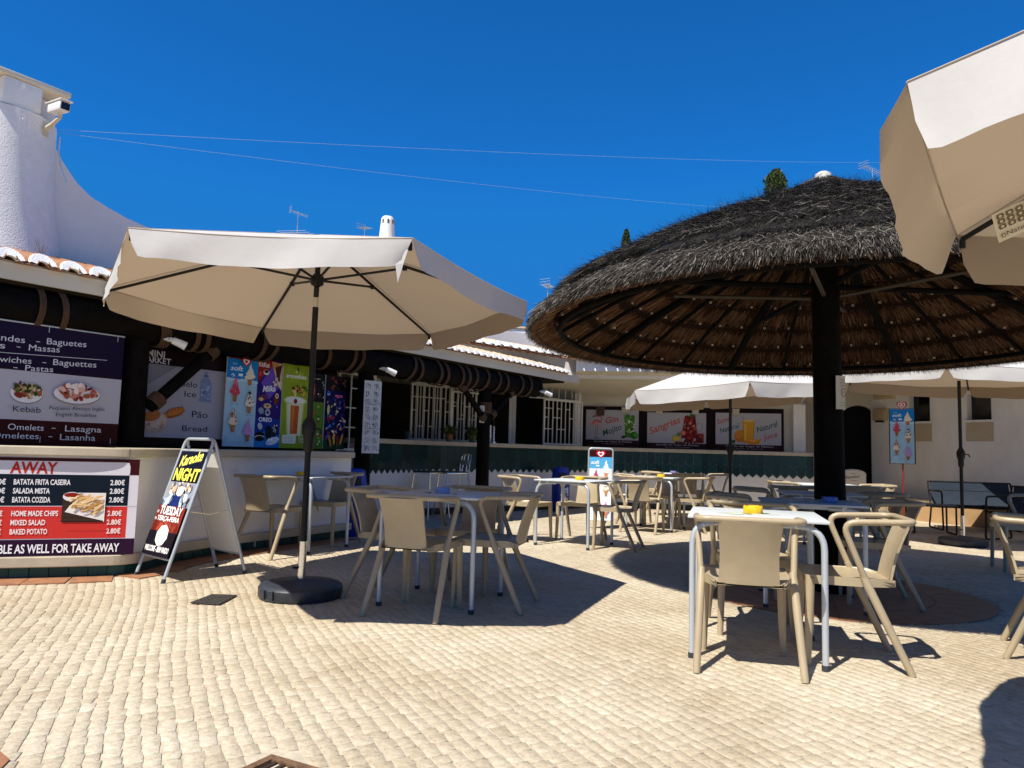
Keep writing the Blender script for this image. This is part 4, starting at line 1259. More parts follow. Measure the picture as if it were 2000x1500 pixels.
P = Print(fpan, -.004); x0, x1, z0, z1 = -hw + .012, hw - .012, .178, ln - .108
hh = z1 - z0
P.rect(x0, z0, x1, z1, '#0d0c12'); P.rect(x0, z0 + hh * .80, x1, z1, '#11152a')
P.text('Karaoke', -.17, z0 + hh * .845, .085, '#f2e86a', .34, rot=.18, shear=.35, bold=.025)
P.text('NIGHT', -.195, z0 + hh * .715, .095, '#f4ee5a', .39, bold=.03)
P.rect(x0, z0 + hh * .46, x1, z0 + hh * .695, '#8d94a0')
P.blobs(x0 + .03, z0 + hh * .60, x1 - .03, z0 + hh * .68, 38, .010, .028, ['#d8c4b0', '#b89478', '#e9e4de', '#6a5a50', '#f2efe8'])
P.blobs(x0 + .03, z0 + hh * .48, x1 - .03, z0 + hh * .60, 36, .014, .040, ['#7c8896', '#c9d2dc', '#3d4350', '#a9b6c6', '#e0e0e0'])
P.poly([(-.06, z0 + hh * .46), (.07, z0 + hh * .46), (.06, z0 + hh * .57), (-.03, z0 + hh * .575)], '#152a6a')
P.ell(.03, z0 + hh * .605, .055, .040, '#e6d4c6'); P.ell(-.06, z0 + hh * .62, .02, .03, '#c7a68c')
P.poly([(-.16, z0 + hh * .46), (-.10, z0 + hh * .46), (-.06, z0 + hh * .57), (-.10, z0 + hh * .58)], '#b9c9dc')
P.rect(x0, z0 + hh * .22, x1, z0 + hh * .46, '#7a2a1c'); P.blobs(x0 + .03, z0 + hh * .22, x1 - .03, z0 + hh * .31, 12, .02, .05, ['#8d3322', '#641f15', '#a04430'])
P.text('TUESDAY', -.165, z0 + hh * .378, .062, '#f4f2ee', .35, bold=.03); P.text('on', -.205, z0 + hh * .385, .03, '#f4f2ee', .03)
P.text('TERÇA-FEIRA', -.165, z0 + hh * .318, .036, '#f4f2ee', .35, bold=.03); P.text('na', -.205, z0 + hh * .32, .03, '#f4f2ee', .03)
P.rect(x0, z0, x1, z0 + hh * .22, '#14101a')
oc = [(.005 + .092 * cos(a) * (1 if k % 2 else .93), z0 + hh * .185 + .085 * sin(a) * (1 if k % 2 else .93)) for k, a in enumerate([2 * pi * k / 16 + .2 for k in range(16)])]
P.poly(oc, '#f3efdf'); P.text('BUGANS', .005, z0 + hh * .18, .032, '#8f876d', .13, align='c'); P.text('SNACK BAR', .005, z0 + hh * .158, .012, '#8f876d', .10, align='c')
P.text('*', .005, z0 + hh * .225, .02, '#8f876d', align='c')
P.text('WELCOME - BEM VINDO', -.19, z0 + hh * .035, .040, '#f4f2ee', .38, bold=.03)
P.done()

# ================================================================== MENU BOARDS ON THE FRONT
def board(name, label, s0, s1, z0, z1, o, cat='sign', group=None, th=.014, m=None, edge=True):
    p = FP(s0, o, z0)
    t = thing(name, label, cat, p, FROT, group)
    g = MB(); g.box(((s1 - s0) / 2, th / 2, (z1 - z0) / 2), (s1 - s0, th, z1 - z0)); pn = g.build('panel', m or M_WHITE, t)
    return t, pn, s1 - s0, z1 - z0
# snack menu
t, pn, w, h = board('menu_board', 'large dark purple snack menu with kebab and breakfast plates, at the left edge', 1.3, 3.492, .99, 1.967, -6.63)
P = Print(pn); X = lambda s_: s_ - 1.3; Z = lambda z: z - .99
P.rect(0, 0, w, h, '#16082a'); P.rect(0, 0, w, Z(1.19), '#33090d'); P.rect(0, Z(1.19), w, Z(1.585), '#b4b2bb'); P.rect(0, Z(1.585), w, Z(1.60), '#210a20')
for (s0, z0_, s1, z1_) in ((1.8, 1.40, 2.4, 1.5), (3.38, 1.25, 3.46, 1.5)): P.stroke([(X(s0), Z(z0_)), (X((s0 + s1) / 2), Z(z0_ + .03)), (X(s1), Z(z0_))], .002, '#a2a0aa')
W_ = '#d8d6de'
P.text('Sandes', X(2.43), Z(1.808), .05, W_, .258); P.rect(X(2.77), Z(1.83), X(2.80), Z(1.835), W_); P.text('Baguetes', X(2.851), Z(1.822), .05, W_, .315, dz=.016)
P.text('Pastas', X(2.25), Z(1.745), .05, W_, .30); P.rect(X(2.63), Z(1.768), X(2.66), Z(1.773), W_); P.text('Massas', X(2.72), Z(1.753), .05, W_, .235, dz=.012)
P.stroke([(X(1.6), Z(1.70)), (X(2.54), Z(1.713)), (X(3.35), Z(1.745))], .004, W_)
P.text('Sandwiches', X(2.36), Z(1.63), .048, W_, .388, dz=.016); P.rect(X(2.83), Z(1.664), X(2.86), Z(1.669), W_); P.text('Baguettes', X(2.912), Z(1.656), .05, W_, .35, dz=.015)
P.text('Pasta', X(2.30), Z(1.575), .046, W_, .2); P.rect(X(2.62), Z(1.60), X(2.65), Z(1.605), W_); P.text('Pastas', X(2.706), Z(1.587), .046, W_, .21, dz=.008)
for i, (sa, sb_) in enumerate(((2.612, 2.854), (2.927, 3.305))):
    c = (sa + sb_) / 2; rx = (sb_ - sa) / 2; zc = 1.418 if i == 0 else 1.437
    P.ell(X(c), Z(zc - .02), rx * 1.02, .082, '#8d8b94'); P.ell(X(c), Z(zc - .01), rx, .080, '#e2dfe2')
    P.blobs_in(X(c), Z(zc + .01), rx * .82, .058, 46, .012, .034, ['#8a2f25', '#a8543c', '#c68a78', '#e4b9a6', '#5f2018'] if i else ['#7a2a22', '#54682c', '#9a5a3a', '#33401c', '#b07a58', '#c4b49a'])
    if i: P.blobs_in(X(c - .02), Z(zc + .04), rx * .4, .03, 9, .02, .04, ['#e9cdbf', '#dcae9c', '#f0dcd0'])
    else: P.blobs_in(X(c - .02), Z(zc + .03), rx * .5, .03, 12, .012, .024, ['#46602a', '#2c3a1c', '#b8a06a'])
P.text('Kebab', X(2.633), Z(1.252), .046, '#1c1a20', .204); P.text('Pequeno Almoço Inglês', X(2.899), Z(1.283), .030, '#1c1a20', .45, dz=.015); P.text('English Breakfast', X(2.955), Z(1.232), .029, '#1c1a20', .33, dz=.008)
P.text('Omelets', X(2.608), Z(1.107), .048, W_, .262); P.rect(X(2.93), Z(1.128), X(2.96), Z(1.133), W_); P.text('Lasagna', X(3.035), Z(1.109), .05, W_, .298)
P.text('Omeletes', X(2.50), Z(1.038), .047, W_, .337); P.rect(X(2.91), Z(1.058), X(2.94), Z(1.063), W_); P.text('Lasanha', X(3.0), Z(1.036), .05, W_, .287)
P.done()
g = MB()
for s_ in (2.86, 3.43):
    for z_ in (.97, .06): g.box((X(s_), -.006, z_ - .015), (.004, .004, .05))
g.tube([(0, 0, h + .006), (w, 0, h + .006)], .007, 6); g.build('edging', M_ALU, t)
# mini market board
t, pn, w, h = board('market_board', 'mini market board with ice bag and bread behind the log brace', 3.60, 4.78, 1.005, 1.95, -6.93)
P = Print(pn); X = lambda s_: s_ - 3.60; Z = lambda z: z - 1.005
P.rect(0, 0, w, h, '#1c0709'); P.rect(X(3.78), Z(1.085), w, Z(1.795), '#aaa9b4'); 
P.poly([(X(3.78), Z(1.795)), (X(4.20), Z(1.795)), (X(3.78), Z(1.50))], '#8b8c98')
P.text('MINI', X(3.879), Z(1.866), .062, '#d5d3d6', .178, bold=.015); P.text('MARKET', X(3.815), Z(1.806), .055, '#d5d3d6', .312, bold=.015)
P.text('Gelo', X(4.223), Z(1.602), .060, '#17151a', .205); P.text('Ice', X(4.292), Z(1.503), .058, '#17151a', .13)
P.text('Pão', X(4.388), Z(1.298), .067, '#17151a', .178); P.text('Bread', X(4.29), Z(1.157), .057, '#17151a', .278)
P.poly([(X(4.44), Z(1.465)), (X(4.60), Z(1.46)), (X(4.585), Z(1.50)), (X(4.59), Z(1.66)), (X(4.56), Z(1.70)), (X(4.53), Z(1.735)), (X(4.545), Z(1.775)), (X(4.49), Z(1.775)), (X(4.51), Z(1.735)), (X(4.475), Z(1.70)), (X(4.455), Z(1.66)), (X(4.46), Z(1.50))], '#7f8fb4')
P.blobs(X(4.475), Z(1.49), X(4.57), Z(1.66), 26, .008, .018, ['#96a6cc', '#6b7ba4', '#b2bfdc', '#8494bc'])
P.rect(X(4.49), Z(1.725), X(4.545), Z(1.738), '#4d5a80')
P.ell(X(4.195), Z(1.335), .115, .048, '#a35a24', .35, lump=.05); P.ell(X(4.20), Z(1.345), .095, .032, '#c47a3a', .35)
for k in range(5): P.stroke([(X(4.12 + k * .035), Z(1.315 + k * .013)), (X(4.135 + k * .035), Z(1.36 + k * .013))], .006, '#7a3e17')
P.ell(X(4.0), Z(1.235), .135, .105, '#b4a19a', lump=.04); P.ell(X(4.0), Z(1.24), .115, .085, '#c9b6ac', lump=.05); P.ell(X(3.965), Z(1.29), .09, .05, '#a96a3c', .3)
P.blobs_in(X(4.0), Z(1.2), .1, .06, 14, .01, .03, ['#d6c6be', '#bda79c', '#a88f86'])
P.stroke([(X(3.95), Z(1.42)), (X(3.96), Z(1.33)), (X(4.02), Z(1.38))], .012, '#3a2a16')
P.done()
# row of posters
def poster(s0, s1, z0, z1, label, o=-6.86, nm='poster'):
    return board(nm, label, s0, s1, z0, z1, o, 'poster', 'posters on the bar shutters')
t, pn, w, h = poster(4.713, 5.093, 1.015, 1.955, 'light blue soft ice cream poster, leftmost in the poster row')
P = Print(pn); soft_poster(P, 0, 0, w, h, False); P.rect(0, h * .985, w, h, '#6d1a1e'); heart_logo(P, w * .55, h * .965, .055); P.done()
t, pn, w, h = poster(5.097, 5.432, 1.012, 1.975, 'purple and blue milk chocolate and cookie ice cream poster', -6.875)
P = Print(pn); P.rect(0, 0, w, h, '#2a1670'); P.rect(0, h * .0, w, h * .33, '#10379a'); P.poly([(0, 0), (w, 0), (w, h * .14), (w * .5, h * .20), (0, h * .12)], '#1f7fc9')
P.poly([(0, h * .72), (w * .55, h * .93), (w * .7, h), (0, h)], '#9a2420'); P.poly([(w * .18, h * .74), (w * .62, h * .96), (w * .9, h * .70), (w * .5, h * .55)], '#6a4ab4')
P.text('KitKat', w * .05, h * .92, .05, '#f0e6e0', w * .42, bold=.03); P.ell(w * .36, h * .86, .04, .03, '#e8dccb'); P.ell(w * .36, h * .87, .03, .018, '#4a2412'); P.ell(w * .12, h * .84, .018, .026, '#c8484a')
P.poly([(w * .55, h * .99), (w, h * .98), (w, h * .66), (w * .84, h * .72)], '#d9c3a0'); P.poly([(w * .58, h * .98), (w * .86, h * .98), (w * .82, h * .90), (w * .62, h * .9)], '#c98f4a'); P.poly([(w * .7, h * .93), (w * .98, h * .97), (w * .9, h * .80), (w * .76, h * .82)], '#4a2210')
P.blobs(w * .66, h * .70, w * .98, h * .80, 10, .01, .025, ['#efe2c8', '#e4d2b0', '#5a2e14'])
P.text('Milka', w * .24, h * .635, .062, '#f2eefa', w * .52, shear=.3, bold=.03, rot=.10)
P.ell(w * .26, h * .565, .075, .034, '#6a3050', .3); P.ell(w * .20, h * .548, .03, .02, '#d9b98c'); P.ell(w * .80, h * .56, .030, .065, '#7a3420', -.2); P.ell(w * .82, h * .60, .024, .030, '#e4c9a0'); P.ell(w * .82, h * .60, .010, .013, '#4a2412')
P.ell(w * .46, h * .475, .052, .030, '#d9b084'); P.ell(w * .46, h * .478, .018, .010, '#3c1f50'); P.ell(w * .22, h * .42, .036, .032, '#8fa0b4'); P.ell(w * .48, h * .40, .034, .04, '#aeb8c8'); P.ell(w * .48, h * .40, .018, .02, '#33205e')
for k in range(5): P.ell(w * R.uniform(.1, .9), h * R.uniform(.37, .55), .006, .005, '#e6e2f0')
P.text('OREO', w * .14, h * .295, .044, '#f4f6fa', w * .52, bold=.03)
P.ell(w * .22, h * .14, .062, .035, '#0c1018'); P.ell(w * .22, h * .115, .06, .020, '#e8ecf2'); P.ell(w * .22, h * .10, .06, .030, '#11151f')
P.ell(w * .56, h * .165, .040, .085, '#0e121c', .1); P.ell(w * .80, h * .20, .038, .075, '#161b28', -.15); P.blobs(w * .70, h * .18, w * .88, h * .27, 9, .006, .014, ['#f2f4f8', '#aab4c4'])
P.ell(w * .72, h * .075, .095, .040, '#dfe8f2', .3); P.ell(w * .2, h * .24, .03, .04, '#b8c0cc', .4); P.blobs(w * .5, h * .04, w * .9, h * .1, 9, .01, .022, ['#ffffff', '#c7d6e6'])
P.done()
t, pn, w, h = poster(5.436, 5.805, 1.01, 1.968, 'lime green smoothies poster with a tall orange glass', -6.86)
P = Print(pn); P.rect(0, 0, w, h, '#8ba022'); P.blobs(.02, h * .7, w - .02, h - .03, 10, .03, .08, ['#93a82a', '#859a1e'])
P.text('smoothies', w * .11, h * .835, .05, '#f2f5e2', w * .78, bold=.02); P.ell(w * .55, h * .945, .014, .03, '#3f5a10', .2); P.ell(w * .50, h * .915, .012, .02, '#c9d86a', -.6)
for q, c in ((1.25, '#a3b54a'), (1.12, '#bcc97a'), (1.02, '#d5dcab')): P.poly([(w * (.5 - .30 * q), h * .56), (w * (.5 + .30 * q), h * .56), (w * (.5 + .24 * q), h * .15), (w * (.5 - .24 * q), h * .15)], c)
for q, c in ((1.1, '#c3cf8c'), (.9, '#e6e8d6')): P.ell(w * .5, h * .57, .15 * q, .045 * q, c)
P.poly([(w * .30, h * .52), (w * .68, h * .52), (w * .64, h * .15), (w * .34, h * .15)], '#eadfc4'); P.poly([(w * .325, h * .51), (w * .66, h * .51), (w * .625, h * .17), (w * .355, h * .17)], '#b9571c'); P.poly([(w * .36, h * .5), (w * .48, h * .5), (w * .47, h * .2), (w * .39, h * .2)], '#cf7634')
P.blobs(w * .40, h * .60, w * .85, h * .72, 10, .018, .036, ['#d9b24a', '#c99a34', '#e6cc7c']); P.blobs(w * .30, h * .68, w * .70, h * .76, 4, .012, .026, ['#5a1c18', '#7a2a20']); P.blobs(w * .55, h * .66, w * .95, h * .74, 6, .010, .02, ['#4a6a1c', '#2f4a14'])
P.ell(w * .50, h * .56, .024, .03, '#7a2226')
P.rrect(w * .05, h * .055, w * .58, h * .155, .02, '#e2e6d2'); 
for k in range(4): P.rect(w * .09, h * (.075 + k * .018), w * .5, h * (.078 + k * .018), '#8fa060')
P.ell(w * .80, h * .115, .045, .045, '#eef0e0'); P.ell(w * .80, h * .115, .040, .040, '#8ba022'); P.text('1,5', w * .80, h * .10, .026, '#eef0e0', align='c', bold=.02); P.done()
t, pn, w, h = poster(5.81, 6.06, 1.01, 1.90, 'narrow poster half black half green, partly behind the parasol pole', -6.875)
P = Print(pn); P.rect(0, 0, w, h, '#100c10'); P.rect(0, 0, w, h * .62, '#4d7a22'); P.blobs(.02, .02, w - .02, h * .6, 36, .010, .024, ['#6fa030', '#3a6a1a', '#cfd9a0', '#8ab04a', '#b04a2a', '#2f5a16'])
P.rect(w * .1, h * .66, w * .45, h * .86, '#5a2418'); P.ell(w * .27, h * .76, .028, .07, '#c98a6a'); P.text('magnum', w * .1, h * .92, .02, '#c9a86a', w * .6); P.blobs(w * .55, h * .66, w * .95, h * .95, 14, .006, .014, ['#8a8a92', '#d0d0d6', '#4a4a52']); P.done()
t, pn, w, h = poster(6.065, 6.40, 1.01, 1.90, 'dark blue crowded ice lolly poster at the right end of the row', -6.86)
P = Print(pn); P.rect(0, 0, w, h, '#0d1040'); P.rect(0, h * .8, w, h, '#0a0810'); P.rect(0, 0, w, h * .14, '#0c3a2c')
P.blobs(.02, h * .80, w - .02, h * .97, 16, .010, .026, ['#6a3a20', '#a0622e', '#3a1c10', '#c89a6a', '#7a1c1c'])
P.ell(w * .14, h * .75, .030, .034, '#2b56b4'); P.text('olá', w * .08, h * .73, .02, '#e8eef8', w * .12)
P.text('epa', w * .45, h * .71, .04, '#e06a9a', w * .36, bold=.03)
P.blobs(.02, h * .42, w - .02, h * .69, 40, .008, .022, ['#2b3a9a', '#5a2a6a', '#8a3040', '#c9c0b0', '#1a2a7a', '#4a6ac0'])
P.ell(w * .14, h * .53, .020, .06, '#c9c48a'); P.text('SUPER', w * .1, h * .40, .025, '#c8324a', w * .35, bold=.03)
P.blobs(.02, h * .14, w - .02, h * .40, 40, .010, .026, ['#1f46b0', '#3a7ad0', '#8a2a3a', '#c98a5a', '#16307a', '#d9d4e0'])
for k in range(4): P.ell(w * (.25 + .18 * k), h * (.11 + .03 * (k % 2)), .016, .075, ['#a8742e', '#c9983a', '#6a3a1c', '#b8863a'][k], .3 - .2 * k)
P.done()
# take-away board on the counter front
A0 = Vector((-3.73, 5.59, 0)); ud_ = Vector((-2.94 + 3.73, 5.88 - 5.59, 0)).normalized(); na_ = Vector((ud_.y, -ud_.x, 0))
px0 = -1.2
p = A0 + ud_ * px0 + na_ * .016; w, h = .872 - px0, .73
t = thing('price_board', 'take away price board with red and black panels on the counter front', 'sign', (p.x, p.y, .170), atan2(ud_.y, ud_.x))
g = MB(); g.box((w / 2, .006, h / 2), (w, .010, h)); pn = g.build('panel', M_WHITE, t)
P = Print(pn); X = lambda u: u - px0; Z = lambda z: z - .170
P.rect(0, 0, w, h, '#d2cfd6'); P.rect(0, Z(.872), w, h, '#3a0c12'); P.rect(X(.80), Z(.777), w, h, '#3a0c12')
P.rrect(-.0, Z(.76), X(.808), Z(.875), .035, '#d2cfd6'); P.rect(0, Z(.541), X(.806), Z(.775), '#101a26'); P.rect(0, Z(.296), X(.806), Z(.535), '#c9352f'); P.rect(0, Z(.17), w, Z(.290), '#2a0f2c'); P.rect(X(.806), Z(.534), w, Z(.537), '#8f8d94')
P.text('TAKE', X(-.40), Z(.784), .081, '#b92a1e', .28, bold=.03, shear=.05); P.text('AWAY', X(.003), Z(.784), .082, '#b92a1e', .312, bold=.03, shear=.05)
for k, (a_, pr) in enumerate((('BATATA FRITA CASEIRA', .371), ('SALADA MISTA', .239), ('BATATA COZIDA', .247))):
    z_ = Z(.698 - k * .066); P.text(a_, X(.035), z_, .039, '#e4e2e4', pr, bold=.022); P.text('2.80€', X(.676), z_ + .002, .038, '#e4e2e4', .10, bold=.022); P.text('2.80€', X(-.115), z_, .038, '#e4e2e4', .10, bold=.022)
for k, (a_, pr) in enumerate((('HOME MADE CHIPS', .303), ('MIXED SALAD', .223), ('BAKED POTATO', .241))):
    z_ = Z(.465 - k * .067); P.text(a_, X(.037), z_, .038, '#f0e4e2', pr, bold=.022); P.text('2.80€', X(.673), z_, .037, '#f0e4e2', .097, bold=.022); P.text('2.80€', X(-.115), z_, .037, '#f0e4e2', .097, bold=.022)
P.text('ALL AVAILABLE AS WELL FOR TAKE AWAY', X(-.33), Z(.192), .062, '#efedef', 1.10, bold=.02)
a_, b_, c_, d_ = X(.363), Z(.42), X(.655), Z(.640)
P.rect(a_, b_, c_, d_, '#3a2a22'); 
for k in range(6): P.rect(a_, b_ + .012 + k * .036, c_, b_ + .018 + k * .036, '#4a372c')
P.poly([(a_ + .02, b_ + .075), (c_ - .004, b_ + .006), (c_ - .004, d_ - .004), (a_ + .14, d_ - .004), (a_ + .05, b_ + .12)], '#e9e2dc')
P.ell(a_ + .06, d_ - .03, .06, .035, '#e4e0e0'); P.ell(a_ + .06, d_ - .018, .052, .018, '#8a1d14')
for k in range(70):
    x_ = R.uniform(a_ + .07, c_ - .04); z_ = R.uniform(b_ + .045 + .10 * (1 - (x_ - a_) / (c_ - a_)), d_ - .03); q = R.uniform(-.1, .9); l_ = R.uniform(.03, .055)
    P.stroke([(x_ - l_ * cos(q) * .8, z_ - l_ * sin(q) * .7), (x_ + l_ * cos(q) * .8, z_ + l_ * sin(q) * .7)], R.uniform(.010, .015), R.choice(['#d9a86a', '#e8c48a', '#c98f50', '#efd6a8', '#dfb478']))
P.rect(a_, b_, c_, b_ + .005, '#1a1412'); P.rect(c_ - .005, b_, c_, d_, '#e8e4e2'); P.rect(a_ + .1, d_ - .005, c_, d_, '#e8e4e2')
P.done()
# printed list hanging on the middle post
t = thing('menu_sheet', 'long black and white drawn menu sheet hanging on the middle log post', 'sign', FP(6.45, -6.60, .972), FROT - .30)
g = MB(); g.box((.115, 0, .445), (.235, .004, .89)); pn = g.build('sheet', mat('laminated_paper', (.56, .57, .58), .35), t)
P = Print(pn, -.002)
for k in range(9):
    for j in range(2):
        zz = .855 - k * .095
        for q in range(3): P.stroke([(.015 + j * .11 + q * .025 + R.uniform(0, .01), zz - R.uniform(0, .05)), (.03 + j * .11 + q * .025, zz - R.uniform(.01, .06)), (.02 + j * .11 + q * .025, zz - R.uniform(.03, .075))], .005, '#2a2a30')
        P.text(('ICE', 'OLÁ', 'SUN', 'BAR', 'SOL')[(k + j) % 5], .018 + j * .11, zz - .02, .018, '#2a2a30', .05)
        P.blobs(.015 + j * .11, zz - .075, .10 + j * .11, zz - .02, 4, .004, .011, ['#4a4a52', '#8a8a92', '#303036'])
for zz in (.30, .595): P.rect(.005, zz, .23, zz + .004, '#3a3a40')
P.done()

# ================================================================== DRINK POSTERS ON THE BACK WALL
wd = Vector((5.6 - 1.45, 14.6 - 15.47, 0)).normalized(); wr = atan2(wd.y, wd.x); wn_ = Vector((wd.y, -wd.x, 0))
def wall_at(u): p = Vector((1.45, 15.47, 0)) + wd * u + wn_ * .05; return p
U = lambda x: (x - 1.45) / wd.x
t = thing('wall_shutter', 'long dark maroon frame that holds the three drinks posters above the counter', 'shutter', wall_at(U(1.50)) + Vector((0, 0, 1.18)), wr)
w = U(5.376) - U(1.50)
g = MB(); g.box((w / 2, .03, .42), (w, .05, .84)); g.build('backboard', mat('dark_maroon', (.012, .005, .005), .6, spec=.1), t)
M_BEIGE = mat('beige_block', (.55, .49, .36), .7)
for k, x in enumerate((2.35, 3.02, 3.72, 4.48)):
    p = wall_at(U(x)) + wn_ * .05
    tb = thing('shutter_block', ('pale block above the mojito glass on the poster frame', 'pale block at the top left of the sangria poster', 'pale block above the sangria jug', 'pale block above the orange juice glass')[k], 'bracket', (p.x, p.y, 1.885), wr, 'pale blocks along the poster frame')
    g = MB(); g.box((0, 0, .06), (.13, .10, .12), bev=.01); g.box((0, -.055, .10), (.14, .02, .03)); g.build('block', M_BEIGE, tb)
p = wall_at(U(1.86)) + wn_ * .05
tb = thing('shutter_block', 'dark brown block at the top of the gin poster', 'bracket', (p.x, p.y, 1.83), wr)
g = MB(); g.box((0, 0, .09), (.16, .10, .19), bev=.01); g.box((0, -.055, .16), (.17, .02, .03)); g.build('block', mat('brown_block', (.05, .022, .016), .6), tb)
def dposter(x0, x1, z0, z1, label):
    p = wall_at(U(x0)) + wn_ * .028; w = U(x1) - U(x0)
    t = thing('drinks_poster', label, 'poster', (p.x, p.y, z0), wr, 'drinks posters above the far counter')
    g = MB(); g.box((w / 2, .003, (z1 - z0) / 2), (w, .010, z1 - z0)); pn = g.build('panel', M_WHITE, t)
    P = Print(pn, -.003); h = z1 - z0
    P.rect(0, 0, w, h, '#2a0b12'); P.rect(0, .135, w, h, '#b3afb2')
    P.text('Servido em Copo de Plástico', w * .52, .088, .030, '#d8cfd0', w * .72, align='c'); P.text('Serviço de esplanada', w * .52, .048, .018, '#b0a4a6', w * .42, align='c')
    return P, w, h
P, w, h = dposter(1.57, 2.62, 1.195, 1.945, 'gin and mojito poster with pink flamingo and lime glass')
P.ell(w * .18, h * .66, .085, .058, '#c98d86', .2); P.ell(w * .10, h * .64, .05, .03, '#d9a49c', .7); P.ell(w * .22, h * .60, .06, .03, '#d49a92', -.3)
P.stroke([(w * .25, h * .66), (w * .31, h * .74), (w * .28, h * .83), (w * .20, h * .82)], .022, '#b8453a'); P.ell(w * .17, h * .83, .026, .02, '#c2564a'); P.poly([(w * .15, h * .83), (w * .11, h * .78), (w * .16, h * .80)], '#201818'); P.stroke([(w * .10, h * .6), (w * .2, h * .72), (w * .30, h * .64)], .018, '#b8453a')
P.rect(w * .175, h * .22, w * .183, h * .58, '#6a5a58'); P.rect(w * .215, h * .22, w * .223, h * .58, '#6a5a58'); P.rect(w * .15, h * .215, w * .26, h * .23, '#4a4244')
P.stroke([(0, h * .26), (w * .15, h * .40)], .004, '#8a8688')
P.text('Gin', w * .38, h * .63, .115, '#b0382a', w * .25, shear=.25, rot=.18, bold=.01)
P.text('Mojito', w * .34, h * .28, .120, '#1d5a48', w * .38, shear=.25, rot=.38, bold=.01)
P.poly([(w * .73, h * .86), (w * .93, h * .86), (w * .90, h * .26), (w * .75, h * .26)], '#4e7a2e'); P.blobs(w * .74, h * .32, w * .91, h * .84, 34, .012, .03, ['#2f5a1a', '#6fa03a', '#a9c47a', '#3f7a22', '#dfe8cc'])
P.blobs(w * .72, h * .80, w * .90, h * .90, 8, .02, .035, ['#2f5f1c', '#4a8a2a']); P.ell(w * .92, h * .32, .085, .075, '#2f6a1e', lump=.04); P.ell(w * .95, h * .34, .05, .045, '#5a9a34'); P.ell(w * .72, h * .27, .05, .03, '#2a4f1c', .3); P.done()
P, w, h = dposter(2.79, 3.925, 1.16, 1.91, 'sangria poster with red jug and fruit, middle of the three')
P.text('Sangrias', w * .05, h * .40, .135, '#c4542c', w * .58, shear=.25, rot=.40, bold=.012)
P.ell(w * .88, h * .62, .075, .085, '#8f8a8c'); P.ell(w * .88, h * .62, .062, .072, '#b3afb2')
P.poly([(w * .64, h * .92), (w * .82, h * .92), (w * .86, h * .32), (w * .58, h * .32)], '#7a1a1c'); P.blobs(w * .62, h * .36, w * .83, h * .88, 30, .018, .042, ['#5a0e12', '#9a2a2a', '#b84a3a', '#6a1418', '#c98a6a']); P.blobs(w * .64, h * .88, w * .82, h * .96, 8, .016, .03, ['#3a5a1e', '#7a1c1e', '#5a8030'])
P.ell(w * .62, h * .46, .055, .055, '#b23a2a'); P.ell(w * .62, h * .46, .04, .04, '#d9806a'); P.ell(w * .72, h * .30, .085, .075, '#6a1414', lump=.05); P.ell(w * .72, h * .33, .05, .04, '#a02a24'); P.rect(w * .83, h * .20, w * .96, h * .44, '#6a181a'); P.ell(w * .895, h * .44, .072, .018, '#a8483c'); P.blobs(w * .84, h * .22, w * .95, h * .42, 10, .014, .028, ['#8a2424', '#5a1012', '#b85040'])
P.ell(w * .50, h * .30, .085, .062, '#c99a2a'); P.ell(w * .50, h * .30, .07, .048, '#e0c04a'); P.ell(w * .54, h * .42, .045, .035, '#6a8a2a', .4); P.blobs(w * .5, h * .19, w * .9, h * .24, 10, .02, .035, ['#5a1a14', '#7a2a1c', '#3a0e0e']); P.done()
P, w, h = dposter(4.105, 5.325, 1.165, 1.925, 'natural orange juice poster behind the parasol pole, right of the three')
P.text('Sumo', w * .03, h * .70, .09, '#b0503c', w * .22, shear=.25, rot=.30, bold=.01); P.text('Natural', w * .07, h * .46, .095, '#1d5a48', w * .32, shear=.25, rot=.32, bold=.01)
P.text('Natural', w * .64, h * .50, .105, '#1d5a48', w * .34, shear=.25, rot=.34, bold=.01); P.text('Juice', w * .73, h * .30, .10, '#b0503c', w * .23, shear=.25, rot=.30, bold=.01)
P.ell(w * .38, h * .40, .115, .125, '#c9741c', lump=.02); P.ell(w * .36, h * .44, .08, .085, '#d98a2e'); P.ell(w * .27, h * .25, .05, .035, '#2f5a1e', .5)
P.stroke([(w * .41, h * .92), (w * .44, h * .80)], .008, '#6a6a6a')
P.poly([(w * .41, h * .80), (w * .60, h * .80), (w * .58, h * .22), (w * .43, h * .22)], '#c98a1a'); P.poly([(w * .425, h * .76), (w * .585, h * .76), (w * .57, h * .25), (w * .44, h * .25)], '#e0a02a'); P.ell(w * .505, h * .80, .115, .022, '#e8c06a'); P.rect(w * .44, h * .3, w * .47, h * .72, '#ecb84a')
P.poly([(w * .46, h * .30), (w * .70, h * .34), (w * .66, h * .20), (w * .52, h * .18)], '#d9861c'); P.poly([(w * .48, h * .30), (w * .68, h * .33), (w * .60, h * .235)], '#eaa844'); P.done()

